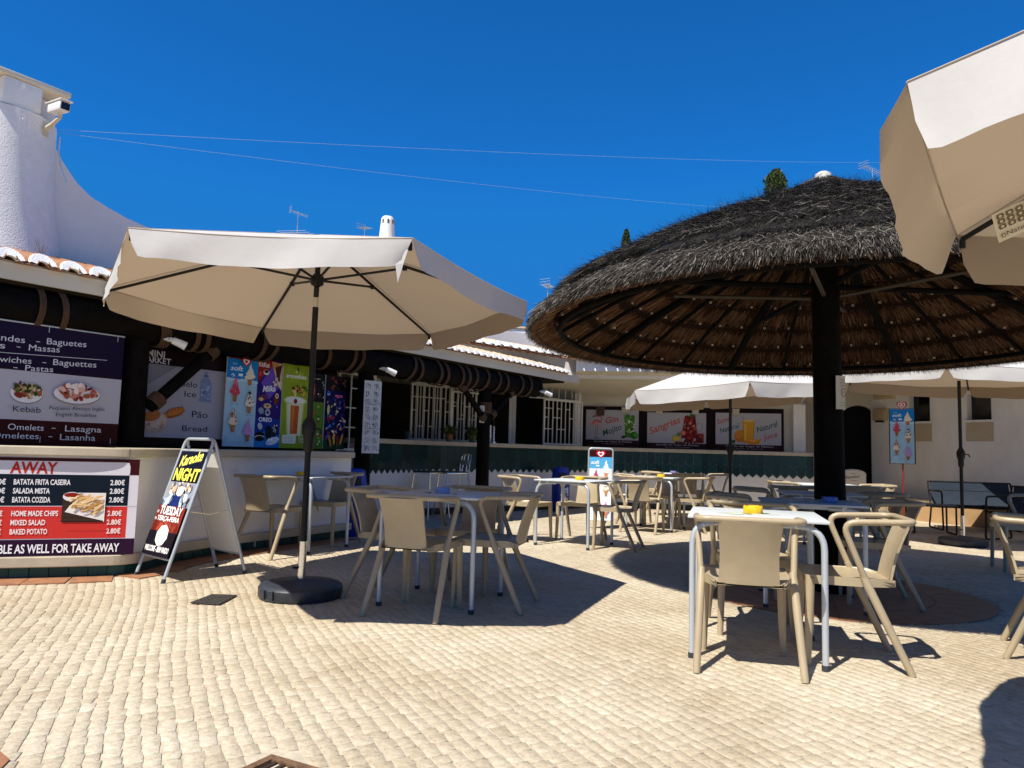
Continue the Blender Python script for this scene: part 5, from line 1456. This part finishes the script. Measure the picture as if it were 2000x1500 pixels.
# ================================================================== WHITE GRILLES ON THE BAR
gA, gB = Vector((-1.54, 12.26, 0)), Vector((1.77, 15.16, 0)); gd = (gB - gA).normalized(); grot = atan2(gd.y, gd.x)
def grille(name, label, p, rot, w, h, nb, rails, group=None, cat='grille', t_=.016, z=1.178):
    t = thing(name, label, cat, (p[0], p[1], z), rot, group)
    g = MB()
    for x in (0, w): g.box((x, 0, h / 2), (.032, .03, h))
    for zz in (.02, h - .016): g.box((w / 2, 0, zz), (w - .033, .028, .03))
    g.build('frame', M_GRILLE, t)
    g = MB()
    for k in range(1, nb): g.box((w * k / nb, 0, h / 2), (t_, t_, h - .07))
    if rails:
        for zz, cells in rails:
            for k in cells: g.box((w * (k + .5) / nb, .001, h * zz), (w / nb - .002, .012, .014))
    g.build('bars', M_GRILLE, t)
    return t
V2 = lambda p, q: (p[0] + gd.x * q, p[1] + gd.y * q)
grille('folding_grille', 'white folding bar grille over the counter, nearest the dark opening', (-1.64, 12.19), grot, .80, .965, 7, [(.75, range(0, 6)), (.52, (0, 2, 4, 6)), (.25, (1, 3))])
grille('folding_grille', 'second white grille layer behind the plants on the counter', (-1.66, 12.34), grot, 1.55, .95, 18, [(.72, range(8, 18, 2)), (.5, (9, 12, 15)), (.22, (10, 13, 16))])
grille('folding_grille', 'white folding grille between the two plants and the right log post', (-1.02, 12.74), grot, .78, .88, 6, [(.70, (0, 2, 4)), (.45, (1, 3, 5)), (.20, (0, 2, 4))])
grille('folded_grille', 'narrow folded white grille standing open left of the dark doorway', (-.02, 13.62), grot + .55, .30, .90, 3, [], t_=.022)
grille('grille_gate', 'white hinged grille gate standing open beside the gin poster', (.63, 14.17), grot, 1.04, .88, 9, [(.80, (0, 1, 3, 5, 8)), (.60, (0, 2, 3, 6)), (.35, (0, 1, 3, 4, 8))], z=1.185)
grille('window_grille', 'tall white fixed grille above the gate, under the end of the tiled eave', (.36, 14.18), grot, 1.33, .62, 7, [(.52, range(0, 7, 2)), (.80, range(1, 7))], z=2.07)
grille('shutter_grille', 'white window grille between the lolly poster and the middle log post', tuple(FP(6.42, -7.02)[:2]), FROT, .62, 1.0, 3, [(.30, (0, 1, 2)), (.55, (0, 1)), (.8, (1, 2))], z=.99)
grille('shutter_grille', 'open white shutter frame just right of the middle log post', (-2.18, 11.72), grot + .5, .16, .96, 1, [(.3, (0,)), (.6, (0,))], z=1.18)
# things on the counter
def pot(x, y, label, leaf=True):
    t = thing('potted_plant', label, 'plant', (x, y, 1.1755))
    g = MB(); g.lathe([(0, 0), (.045, 0), (.062, .11), (.066, .115), (.058, .118), (.05, .10), (0, .10)], n=20); g.build('pot', M_TERRA if not leaf else mat('green_pot', (.08, .12, .03), .6), t)
    n = 260; P0 = NR.normal(0, 1, (n, 3)) * [.045, .045, .045] + [0, 0, .17]
    A = NR.normal(0, .016, (n, 3)); B_ = NR.normal(0, .016, (n, 3))
    V = np.stack([P0 - A, P0 + B_, P0 + A, P0 - B_], 1).reshape(-1, 3); F = np.arange(n * 4).reshape(-1, 4)
    blades_mesh('leaves', V, F, NR.uniform(0, 1, n), MATS['pot_leaf'], t); return t
rnd_mat('pot_leaf', [(0, (.03, .05, .008)), (.6, (.10, .13, .02)), (1, (.22, .22, .05))], .6)
pot(-1.02, 12.36, 'small plant in terracotta pot standing on the bar counter', False)
pot(-.66, 12.66, 'bushy yellow green plant on the bar counter')
t = thing('metal_bucket', 'small metal bucket on the counter in the dark opening', 'bucket', (-1.62, 11.83, 1.1755)); g = MB()
g.lathe([(0, 0), (.05, 0), (.068, .14), (.072, .145), (.066, .142), (.05, .02), (0, .015)], n=24); g.build('bucket', M_CHROME, t)
t = thing('napkin_dispenser', 'tall white dispenser on the counter beside the log brace', 'dispenser', (-.40, 12.92, 1.1755), grot); g = MB()
g.box((0, 0, .16), (.10, .10, .30), bev=.012); b__ = g.build('case', M_WHITE, t); g = MB(); g.box((0, -.051, .06), (.06, .012, .06)); g.lathe([(0, 0), (.07, 0), (.07, .012), (0, .012)], n=20); g.build('spout', M_ALU, t)
t = thing('beer_tap', 'chrome beer tap column inside the bar right of the log post', 'tap', (-.30, 13.15, 1.1755)); g = MB()
g.tube([(0, 0, 0), (0, 0, .30), (0, -.09, .32)], .022, 12); g.lathe([(0, 0), (.06, 0), (.06, .02), (0, .02)], n=20); g.build('column', M_CHROME, t); g = MB(); g.tube([(0, -.08, .31), (0, -.09, .42)], [.010, .018], 10); g.build('handle', M_BLACK, t)
for (x, y, z, w_, h_, lb) in ((-.44, 11.22, 1.46, .075, .26, 'small cream notice hanging on the right log post'), ):
    t = thing('paper_notice', lb, 'notice', (x, y, z), .25); g = MB(); g.box((0, 0, h_ / 2), (w_, .006, h_)); pn = g.build('sheet', mat('cream_card', (.62, .56, .40), .7), t)
    P = Print(pn, -.003)
    for k in range(6): P.rect(-w_ * .35, h_ * (.15 + .12 * k), w_ * R.uniform(.1, .38), h_ * (.17 + .12 * k), '#8a7a58')
    P.done()

# ================================================================== FREE-STANDING SIGNS
t = thing('ice_cream_stand', 'sunlit ice cream sign stand in front of the green counter, beside the blue bin', 'sign', (1.285, 10.55, 0), radians(-6))
g = MB(); g.tube(fillet([(-.17, 0, 0), (-.17, .01, 1.12), (.17, .01, 1.12), (.17, 0, 0)], .05, 5), .0115, 10); g.tube([(-.17, 0, .03), (-.17, .34, .012)], .010, 8); g.tube([(.17, 0, .03), (.17, .34, .012)], .010, 8); g.build('frame', M_ALU, t)
g = MB(); g.box((0, .006, .60), (.315, .008, .98)); pn = g.build('panel', M_WHITE, t)
P = Print(pn, .002); x0, w, z0, h = -.157, .315, .115, .98
P.rect(x0, z0, x0 + w, z0 + h, '#e9eef0'); P.rect(x0, z0 + h * .90, x0 + w, z0 + h, '#3a0f14'); P.rect(x0, z0 + h * .72, x0 + w, z0 + h * .90, '#56aee0')
for k in range(6): P.ell(x0 + w * (k + .5) / 6, z0 + h * .725, w * .1, h * .014, '#e9eef0')
heart_logo(P, 0, z0 + h * .945, .062); P.text('soft', x0 + .02, z0 + h * .80, .05, '#eef8ff', .12, bold=.03, shear=.2); P.rect(x0 + .09, z0 + h * .765, x0 + .14, z0 + h * .785, '#f4fbff')
icecream(P, x0 + w * .74, z0 + h * .60, h * .27, w * .36, '#d98a5a', '#faf6ec', None); icecream(P, x0 + w * .30, z0 + h * .48, h * .25, w * .34, '#e0603c', '#d9788c', '#b83a54'); icecream(P, x0 + w * .74, z0 + h * .36, h * .24, w * .32, '#c98a4a', '#f2e6d2', '#3b2013'); icecream(P, x0 + w * .28, z0 + h * .12, h * .24, w * .32, '#c98a4a', '#eedcc0', '#a04a1c'); icecream(P, x0 + w * .74, z0 + h * .06, h * .22, w * .30, '#e0805a', '#d9b4e0', '#e880b0'); P.done()
t = thing('ice_cream_pole_sign', 'ice cream sign on a thin red pole before the right wall', 'sign', (6.98, 13.25, 0), radians(-32))
g = MB(); g.tube([(0, 0.02, .03), (0, .02, 2.03)], .013, 12); g.lathe([(0, .035), (.06, .035), (.19, .02), (.20, 0), (0, 0)], (0, .02, 0), 32); g.build('pole', M_REDPOLE, t)
g = MB(); hwp, z0, z1 = .20, 1.015, 2.0
g.tube([(-hwp, 0, z0), (hwp, 0, z0), (hwp, 0, z1), (-hwp, 0, z1)], .009, 8, closed=True); g.build('frame', M_BLACK, t)
g = MB(); g.box((0, 0, (z0 + z1) / 2), (2 * hwp - .02, .006, z1 - z0 - .02)); pn = g.build('panel', M_WHITE, t)
P = Print(pn, -.003); soft_poster(P, -hwp + .01, z0 + .01, 2 * hwp - .02, z1 - z0 - .02, False); P.done()
g = MB(); hp = [(.085 * (16 * sin(a) ** 3) / 16, .085 * (13 * cos(a) - 5 * cos(2 * a) - 2 * cos(3 * a) - cos(4 * a)) / 15) for a in [2 * pi * k / 32 for k in range(32)]]
g.slab([(x, -.008, z1 + .055 + z) for x, z in hp], (0, 1, 0), .016); hl = g.build('heart_emblem', mat('emblem_red', (.50, .02, .03), .35), t)
P = Print(hl, -.009)
for q, c in ((.74, '#f4e9e4'), (.50, '#c01824'), (.28, '#f4e9e4')): P.poly([(x * q, z1 + .055 + z * q) for x, z in hp], c)
P.done()

# ================================================================== BINS, STOOLS, FREEZER
def bin_(x, y, label, rot, txt):
    t = thing('litter_bin', label, 'bin', (x, y, 0), rot, 'blue litter bins')
    g = MB(); g.lathe([(0, 0), (.150, 0), (.155, .01), (.162, .53), (.155, .535), (0, .535)], n=36); bd = g.build('body', M_BLUE, t)
    g = MB(); g.lathe([(.178, .515), (.182, .54), (.175, .56), (.150, .70), (.140, .765), (.115, .785), (0, .795)], n=36)
    ld = g.build('lid', mat('blue_lid', (.010, .045, .36), .3, var=.1, scale=4), t)
    g = MB(); n = 10; vs = []
    for z in (.60, .69):
        for k in range(n + 1):
            a = -pi / 2 - .55 + 1.1 * k / n; r_ = .176 - (z - .56) * .18
            vs.append((r_ * cos(a), r_ * sin(a), z))
    g.add(vs, [(k, k + 1, n + 2 + k, n + 1 + k) for k in range(n)]); g.build('opening', mat('bin_opening', (.004, .006, .02), .6), ld)
    if txt:
        vs_, fs_ = text_geo(txt, 0, .03); mx = max(v[0] for v in vs_)
        me = bpy.data.meshes.new('lettering'); out = []
        for a_, b_ in vs_:
            zz = .08 + a_ / mx * .36; an = -pi / 2 + .35 + (-(b_ - .3)) * .20 / .16
            out.append((.168 * cos(an), .168 * sin(an), zz))
        me.from_pydata(out, [], fs_); me.materials.append(mat('bin_print', (.45, .55, .75), .4)); lo_ = bpy.data.objects.new('lettering', me); COL.objects.link(lo_); lo_.parent = bd
    return t
bin_(-1.86, 8.92, 'blue lidded bin at the end of the white counter, before the middle log post', .3, None)
bin_(.92, 13.35, 'blue lidded bin with white lettering in front of the green tiles', .1, 'Olá')
def stool(x, y, rot, label, back):
    t = thing('metal_bar_chair' if back else 'metal_stool', label, 'stool', (x, y, 0), rot)
    g = MB(); g.box((0, 0, .705), (.36, .36, .02), bev=.009); g.build('seat', mat('dark_seat', (.03, .035, .035), .4), t)
    g = MB(); g.tube([(-.17, -.17, .69), (.17, -.17, .69), (.17, .17, .69), (-.17, .17, .69)], .012, 8, closed=True); g.tube([(-.2, -.2, .28), (.2, -.2, .28), (.2, .2, .28), (-.2, .2, .28)], .009, 8, closed=True); g.build('seat_ring', M_CHROME, t)
    for sx in (-1, 1):
        for sy in (-1, 1):
            g = MB(); g.tube([(sx * .165, sy * .165, .69), (sx * .225, sy * .225, 0)], .0115, 10); g.build('leg', M_CHROME, t)
    if back:
        g = MB(); g.tube(fillet([(-.17, .17, .69), (-.17, .22, .98), (.17, .22, .98), (.17, .17, .69)], .07, 6), .012, 10)
        for xx in (-.07, .07): g.tube([(xx, .17, .69), (xx, .205, .90), (xx, .22, .975)], .009, 8)
        bk = g.build('back_frame', M_CHROME, t)
        g = MB(); g.box((0, .19, .85), (.30, .012, .07), bev=.004); g.build('back_slat', M_BEIGE, t)
    return t
stool(-.86, 11.45, radians(-62), 'chrome bar chair with open tube back before the green tiled counter', True)
stool(-1.20, 11.25, radians(-40), 'backless chrome stool standing next to the bar chair', False)
t = thing('ice_cream_freezer', 'white rounded freezer with black script lettering in the arched doorway', 'freezer', (6.60, 14.35, 0), radians(-22))
g = MB(); hw_ = .215; poly = [(-hw_, 0), (hw_, 0), (hw_, .80)] + [(hw_ * cos(a), .80 + .085 * sin(a)) for a in [pi * k / 14 for k in range(1, 14)]] + [(-hw_, .80)]
g.slab([(x, -.25, z) for x, z in poly], (0, 1, 0), .5); fz = g.build('body', mat('freezer_shell', (.66, .60, .48), .4), t, bevel=.02)
P = Print(fz, -.2515); P.text('Santini', -.02, .715, .055, '#2a2420', .26, shear=.3, rot=.12, bold=.005, align='c'); P.rect(-.06, .665, .06, .671, '#5a5044'); P.rect(-.05, .80, .03, .806, '#5a5044'); P.done()
g = MB(); g.box((0, -.02, .05), (.46, .46, .08)); g.build('plinth', M_RUBBER, t)

# ================================================================== LOUNGE FURNITURE (slate sling)
def lounge(label, cat, name, x, y, rot, L_):
    t = thing(name, label, cat, (x, y, 0), rot)
    hl_ = L_ / 2
    def sheet(nm, pr):
        g = MB(); n = len(pr); vs = []
        for xx in (-hl_ + .03, hl_ - .03):
            for (yy, zz) in pr: vs.append((xx, yy, zz))
        top = [Vector(v) for v in vs]; bot = [v + Vector((0, .006, -.010)) for v in top]
        fs = [(i, i + 1, n + i + 1, n + i) for i in range(n - 1)]
        g.add(top, fs, True); g.add(bot, [tuple(reversed(f)) for f in fs], True); return g.build(nm, M_SLING, t)
    sheet('seat', [(-.30, .395), (-.24, .40), (-.1, .365), (.05, .345), (.18, .34), (.235, .36)])
    sheet('backrest', [(.235, .365), (.27, .42), (.32, .54), (.35, .64), (.375, .735)])
    for sx in (-1, 1):
        x_ = sx * hl_
        g = MB(); g.tube(fillet([(x_, -.30, .405), (x_, -.1, .365), (x_, .2, .335), (x_, .27, .40), (x_, .38, .745)], .06, 5), .014, 10); g.build('side_rail', M_BLACK, t)
        g = MB(); g.tube(fillet([(x_, .33, .60), (x_, -.26, .60), (x_, -.30, .012), (x_, .34, .012), (x_, .23, .345)], .05, 5), .014, 10); g.build('leg', M_BLACK, t)
    g = MB(); g.tube([(-hl_, .38, .745), (hl_, .38, .745)], .012, 8); g.tube([(-hl_, -.30, .400), (hl_, -.30, .400)], .012, 8); g.tube([(-hl_, .345, .605), (hl_, .345, .605)], .009, 8); g.build('cross_rail', M_BLACK, t)
    return t
lounge('slate grey two seat sling sofa with black metal arms along the right wall', 'sofa', 'lounge_sofa', 7.43, 11.85, radians(-12), 1.22)
lounge('dark sling lounge chair at the right edge beside the sofa', 'lounge chair', 'lounge_chair', 7.05, 10.25, radians(-62), .70)
t = thing('low_table', 'low black metal table in front of the slate sofa', 'table', (6.33, 11.25, 0), radians(-14))
g = MB(); g.box((0, 0, .415), (.62, .50, .022), bev=.006); g.build('tabletop', mat('black_top', (.022, .024, .028), .35), t)
for sx in (-1, 1):
    g = MB(); g.tube(fillet([(sx * .28, -.22, .40), (sx * .28, -.22, .012), (sx * .28, .22, .012), (sx * .28, .22, .40)], .04, 5), .013, 10); g.build('leg', M_BLACK, t)

# ================================================================== LAMPS, CAMERA, SMALL FITTINGS
def flood(p, rot, label):
    t = thing('flood_lamp', label, 'lamp', p, rot, 'small flood lamps on the log beam')
    g = MB(); g.tube([(0, 0, 0), (0, -.06, -.01)], .022, 14); g.lathe([(0, 0), (.04, 0), (.04, .015), (0, .02)], (0, .0, -.01), 18); g.build('mount', M_WHITE, t)
    g = MB(); g.tube([(.0, -.075, -.015), (.05, -.10, -.035), (.105, -.125, -.06)], [.032, .036, .040], 18); g.build('lamp_head', M_WHITE, t); return t
flood(FP(3.86, -6.555, 2.00), FROT, 'white spot lamp on the log beam just under the left parasol edge')
flood(FP(6.70, -6.56, 2.03), FROT, 'pale flood lamp on the log beam above the drawn menu sheet')
flood(FP(10.45, -6.56, 2.05), FROT, 'pale flood lamp near the far end of the log beam')
t = thing('wall_lamp', 'beige rounded bulkhead lamp on the right wall beside the ice cream pole sign', 'lamp', SP(.24, .03, 1.82), atan2(d.y, d.x))
g = MB(); g.box((0, .0, .14), (.30, .14, .26), bev=.045); g.build('housing', mat('lamp_beige', (.42, .33, .17), .5), t); g = MB(); g.box((.02, -.05, .005), (.16, .08, .035), bev=.01); g.build('bracket', M_BLACK, t)
t = thing('awning_box', 'yellowish box fitted high on the right wall above the bulkhead lamp', 'box', SP(.34, .03, 2.27), atan2(d.y, d.x))
g = MB(); g.box((0, 0, .06), (.45, .10, .13), bev=.01); g.build('case', mat('yellowed_box', (.55, .44, .20), .5), t); g = MB(); g.box((0, -.052, .02), (.43, .006, .02)); g.build('slot', M_BEIGE, t)
# CCTV camera on the chimney
t = thing('security_camera', 'white security camera on a wall bracket at the chimney top', 'camera', (-4.525, 6.86, 3.98), radians(-8))
g = MB(); g.box((0, 0, 0), (.02, .06, .13)); g.tube([(.01, -.01, .0), (.10, -.04, .03), (.22, -.09, .075)], [.028, .020, .015], 12); g.tube([(.22, -.09, .075), (.22, -.09, .12)], .017, 10); g.build('bracket', mat('camera_bracket', (.62, .55, .38), .5), t)
g = MB(); g.M = Matrix.Translation((.20, -.09, .165)) @ Matrix.Rotation(radians(-28), 4, 'Z') @ Matrix.Rotation(radians(6), 4, 'Y')
g.box((0, 0, 0), (.28, .10, .09), bev=.02); hd = g.build('housing', M_WHITE, t)
g = MB(); g.M = Matrix.Translation((.20, -.09, .165)) @ Matrix.Rotation(radians(-28), 4, 'Z') @ Matrix.Rotation(radians(6), 4, 'Y')
g.box((-.01, 0, .052), (.34, .115, .012), bev=.005); g.build('sun_shield', M_WHITE, t)
g = MB(); g.M = Matrix.Translation((.20, -.09, .165)) @ Matrix.Rotation(radians(-28), 4, 'Z') @ Matrix.Rotation(radians(6), 4, 'Y')
g.box((.141, 0, -.002), (.006, .075, .066)); g.build('lens_glass', M_GLASS, hd)
g = MB(); g.tube([(-4.55, 7.13, 4.02), (-4.54, 7.11, 3.86), (-4.51, 7.10, 3.74), (-4.47, 7.10, 3.64), (-4.43, 7.10, 3.56)], .007, 6)
tag(g.build('cable', mat('white_cable', (.6, .65, .7), .5)), 'pale loose cable hanging down beside the chimney', 'cable')
# overhead wires
def wire(a, b, sag, label, r=.006):
    a, b = Vector(a), Vector(b); n = 30; g = MB()
    g.tube([a.lerp(b, k / n) - Vector((0, 0, sag * 4 * (k / n) * (1 - k / n))) for k in range(n + 1)], r, 5)
    tag(g.build('overhead_wire', mat('grey_wire', (.30, .38, .50), .6)), label, 'wire', 'wires across the sky')
wire((-4.58, 7.13, 4.10), (10.8, 20.5, 9.55), .10, 'upper thin wire crossing the blue sky from the chimney', .0019)
wire((-4.58, 7.13, 4.07), (7.0, 20.5, 8.05), .10, 'lower thin wire slanting down across the sky from the chimney', .0019)
# drain grate, and a dark studded patch in the cobbles
t = thing('drain_grate', 'rusty drain grate in the cobbles at the bottom edge', 'grate', (-.683, 2.374, 0), atan2(-.46, .888))
g = MB(); W_, D_ = .36, .31
for x in (-W_ / 2, W_ / 2): g.box((x, 0, -.004), (.03, D_ + .03, .022))
for y in (-D_ / 2, D_ / 2): g.box((0, y, -.004), (W_ - .03, .03, .022))
g.build('frame', mat('rust_frame', (.20, .11, .055), .8, metal=.2, var=.5, scale=30, bump=.4, bscale=90), t)
g = MB()
for k in range(9): g.box((-W_ / 2 + .035 + k * (W_ - .07) / 8, 0, -.006), (.016, D_ - .03, .016))
g.build('bars', M_IRON, t)
g = MB(); g.box((0, 0, -.0205), (W_, D_, .002)); g.build('pit', mat('pit_dark', (.006, .005, .004), .9), t)
t = thing('dark_patch', 'small dark studded patch lying in the cobbles near the left parasol base', 'cover', (-1.95, 5.08, .006), radians(20))
g = MB(); g.slab([(-.125 - .02, -.10, 0), (.125 - .09, -.19, 0), (.145, .10, 0), (-.02, .16, 0)], (0, 0, 1), .006); cv = g.build('plate', mat('patch_dark', (.06, .052, .045), .6, metal=.3, var=.3, scale=40), t)
g = MB()
for i in range(7):
    for j in range(7):
        u, v = (i + .5) / 7, (j + .5) / 7
        q = Vector((-.145, -.10, 0)).lerp(Vector((.035, -.19, 0)), u).lerp(Vector((-.02, .16, 0)).lerp(Vector((.145, .10, 0)), u), v)
        g.box((q.x, q.y, .0075), (.014, .012, .003), .6)
g.build('studs', mat('patch_stud', (.10, .09, .08), .5, metal=.4), cv)

# ================================================================== BEYOND THE ROOFS
t = thing('distant_house', 'white house behind the bar with round slotted chimney and tiled ridge', 'building', (-4.0, 22.5, 0))
g = MB(); g.box((-2.6, 2.6, 3.45), (6.2, 5, 6.9)); g.build('wall', M_PLASTER, t)
g = MB(); g.slab([(-5.6, 0, 6.91), (.5, 0, 6.91), (.3, 2.2, 7.45), (-5.4, 2.2, 7.45)], (0, 0, 1), .05); rf = g.build('roof', M_OLDTILE, t)
g = MB(); 
for k in range(14): barrel(g, (-1.75 + k * .135, -.10, 7.38 + .0), (0, -1, 0), (1, 0, 0), .06, 1.2, radians(8), col=0)
g.build('ridge_tiles', [M_OLDTILE, M_ROUGHPL], rf)
g = MB(); g.slab([(-1.85, .05, 6.9), (.05, .05, 6.9), (.05, .05, 7.44), (-1.85, .05, 7.44)], (0, 1, 0), 1.2); g.slab([(.05, -.05, 7.40), (.50, -.05, 7.29), (.50, -.05, 7.16), (.05, -.05, 7.28)], (0, 1, 0), 1.5); g.build('gable', M_PLASTER, t)
g = MB(); g.lathe([(.33, 7.0), (.26, 7.3), (.225, 7.7), (.205, 8.0), (.195, 8.1), (.15, 8.17), (0, 8.20)], (-.0, 0, 0), 28); chm = g.build('chimney', M_PLASTER, t)
g = MB()
for k in range(8):
    a = 2 * pi * k / 8 + .25; g.box((.205 * cos(a), .205 * sin(a), 7.99), (.03, .045, .12), a)
g.build('slots', mat('slot_dark', (.06, .05, .03), .8), chm)
t = thing('far_house', 'pale house corner glimpsed between the left parasol and the thatch', 'building', (-.1, 24, 0)); g = MB(); g.box((0, 1, 2.5), (1.0, 2, 5.05)); g.build('wall', mat('far_white', (.62, .66, .72), .8, var=.15, scale=2), t)
g = MB(); g.box((0, 1, 5.07), (1.1, 2.1, .06)); g.build('roof', M_OLDTILE, t)
def antenna(x, y, z, hgt, rot, label, s=1.0, boom2=True):
    t = thing('tv_antenna', label, 'antenna', (x, y, z), rot, 'television antennas on the roofs'); M_ = mat('antenna_metal', (.30, .36, .45), .5, metal=.3)
    g = MB(); g.tube([(0, 0, 0), (0, 0, hgt)], .013, 6); g.build('mast', M_, t)
    g = MB(); zt = hgt - .05
    g.tube([(-.35 * s, 0, zt + .06), (.45 * s, 0, zt - .06)], .010, 6)
    for k in range(9): x_ = (-.33 + k * .09) * s; g.tube([(x_, -.13, zt - x_ * .15), (x_, .13, zt - x_ * .15)], .006, 5)
    for k in range(3): g.tube([(-.36 * s, -.16, zt + .02 + k * .07), (-.36 * s, .16, zt + .02 + k * .07)], .007, 5)
    g.build('yagi', M_, t)
    if boom2:
        g = MB(); zt = hgt * .45; g.tube([(-.25, -.2, zt), (.25, .2, zt)], .009, 6)
        for k in range(4): q = -.22 + k * .14; g.tube([(q - .35, q * .8 + .28, zt), (q + .35, q * .8 - .28, zt)], .006, 5)
        g.build('band_array', M_, t)
antenna(-6.33, 21, 6.6, 1.18, .5, 'two tier television antenna above the left parasol', .62)
antenna(-4.46, 21.4, 6.9, .62, -.8, 'small tilted television antenna left of the white chimney', .6, False)
antenna(9.85, 20, 7.6, 1.55, .45, 'television antenna behind the thatch peak on the right', 1.0, False)
antenna(.86, 19, 4.4, 1.0, .9, 'faint television antenna left of the thatch rim', .35, False)

rnd_mat('cypress_leaf', [(0, (.008, .016, .004)), (.5, (.030, .052, .010)), (.9, (.075, .10, .022)), (1, (.14, .10, .04))], .75)
rnd_mat('shrub_leaf', [(0, (.010, .020, .005)), (.6, (.035, .065, .014)), (1, (.08, .12, .03))], .7)
M_BARK = mat('bark', (.09, .06, .04), .9, var=.4, scale=12, bump=.6, bscale=30)
def tree(name, label, x, y, z0, z1, rad, n, leaf, taper=.25, m='cypress_leaf'):
    t = thing(name, label, 'tree', (x, y, 0), R.uniform(0, 6), 'trees behind the roofs' if name == 'cypress_tree' else None)
    g = MB(); g.tube([(0, 0, 0), (.03, 0, z1 * .5), (0, 0, z1 * .93)], [.16, .10, .03], 10); tr = g.build('trunk', M_BARK, t)
    u = NR.uniform(0, 1, n); zz = z0 + (z1 - z0) * u
    prof_ = rad * np.minimum(1, np.sqrt(np.clip((1 - u) / taper, 0, 1))) * (.85 + .15 * np.sin(u * 40 + 1) * np.sin(u * 17))
    th = NR.uniform(0, 2 * pi, n); lump = 1 + .14 * np.sin(th * 3 + zz * 2.3) + .10 * np.sin(th * 7 - zz * 5)
    rr = prof_ * lump * np.sqrt(NR.uniform(.25, 1.0, n)) * NR.uniform(.9, 1.06, n)
    P0 = np.stack([rr * np.cos(th), rr * np.sin(th), zz], 1)
    d1 = NR.normal(0, 1, (n, 3)) * [.6, .6, 1.2]; d1 /= np.linalg.norm(d1, axis=1)[:, None]
    d2 = np.cross(d1, NR.normal(0, 1, (n, 3))); d2 /= np.linalg.norm(d2, axis=1)[:, None]
    a = d1 * (leaf * NR.uniform(.6, 1.4, n))[:, None]; b_ = d2 * (leaf * .42 * NR.uniform(.6, 1.3, n))[:, None]
    V = np.stack([P0 - a, P0 + b_, P0 + a, P0 - b_], 1).reshape(-1, 3); F = np.arange(n * 4).reshape(-1, 4)
    blades_mesh('crown', V, F, NR.uniform(0, 1, n), MATS[m], t); return t
tree('cypress_tree', 'broad clipped cypress top rising behind the thatch peak', 9.32, 26, 4.5, 11.42, .44, 12000, .075, .045)
tree('cypress_tree', 'smaller pointed cypress top rising over the left slope of the thatch', 3.95, 26, 4.0, 9.05, .40, 7000, .075, .42)
tree('leafy_tree', 'dark green tree glimpsed above the tiled roof left of the thatch rim', .75, 25, 3.0, 5.1, .9, 5000, .10, .5, 'shrub_leaf')

# weeds growing between the roof tiles by the chimney
t = thing('roof_weed', 'dry twiggy weed growing between the roof tiles below the chimney', 'plant', FP(2.79, -6.72, 2.50)); g = MB()
for k in range(7):
    a = R.uniform(0, 6.28); h_ = R.uniform(.10, .2); g.tube([(0, 0, 0), (.01 * cos(a), .01 * sin(a), h_ * .5), (.05 * cos(a), .05 * sin(a), h_)], .0022, 4)
g.build('stems', mat('dry_stem', (.20, .15, .10), .9), t)
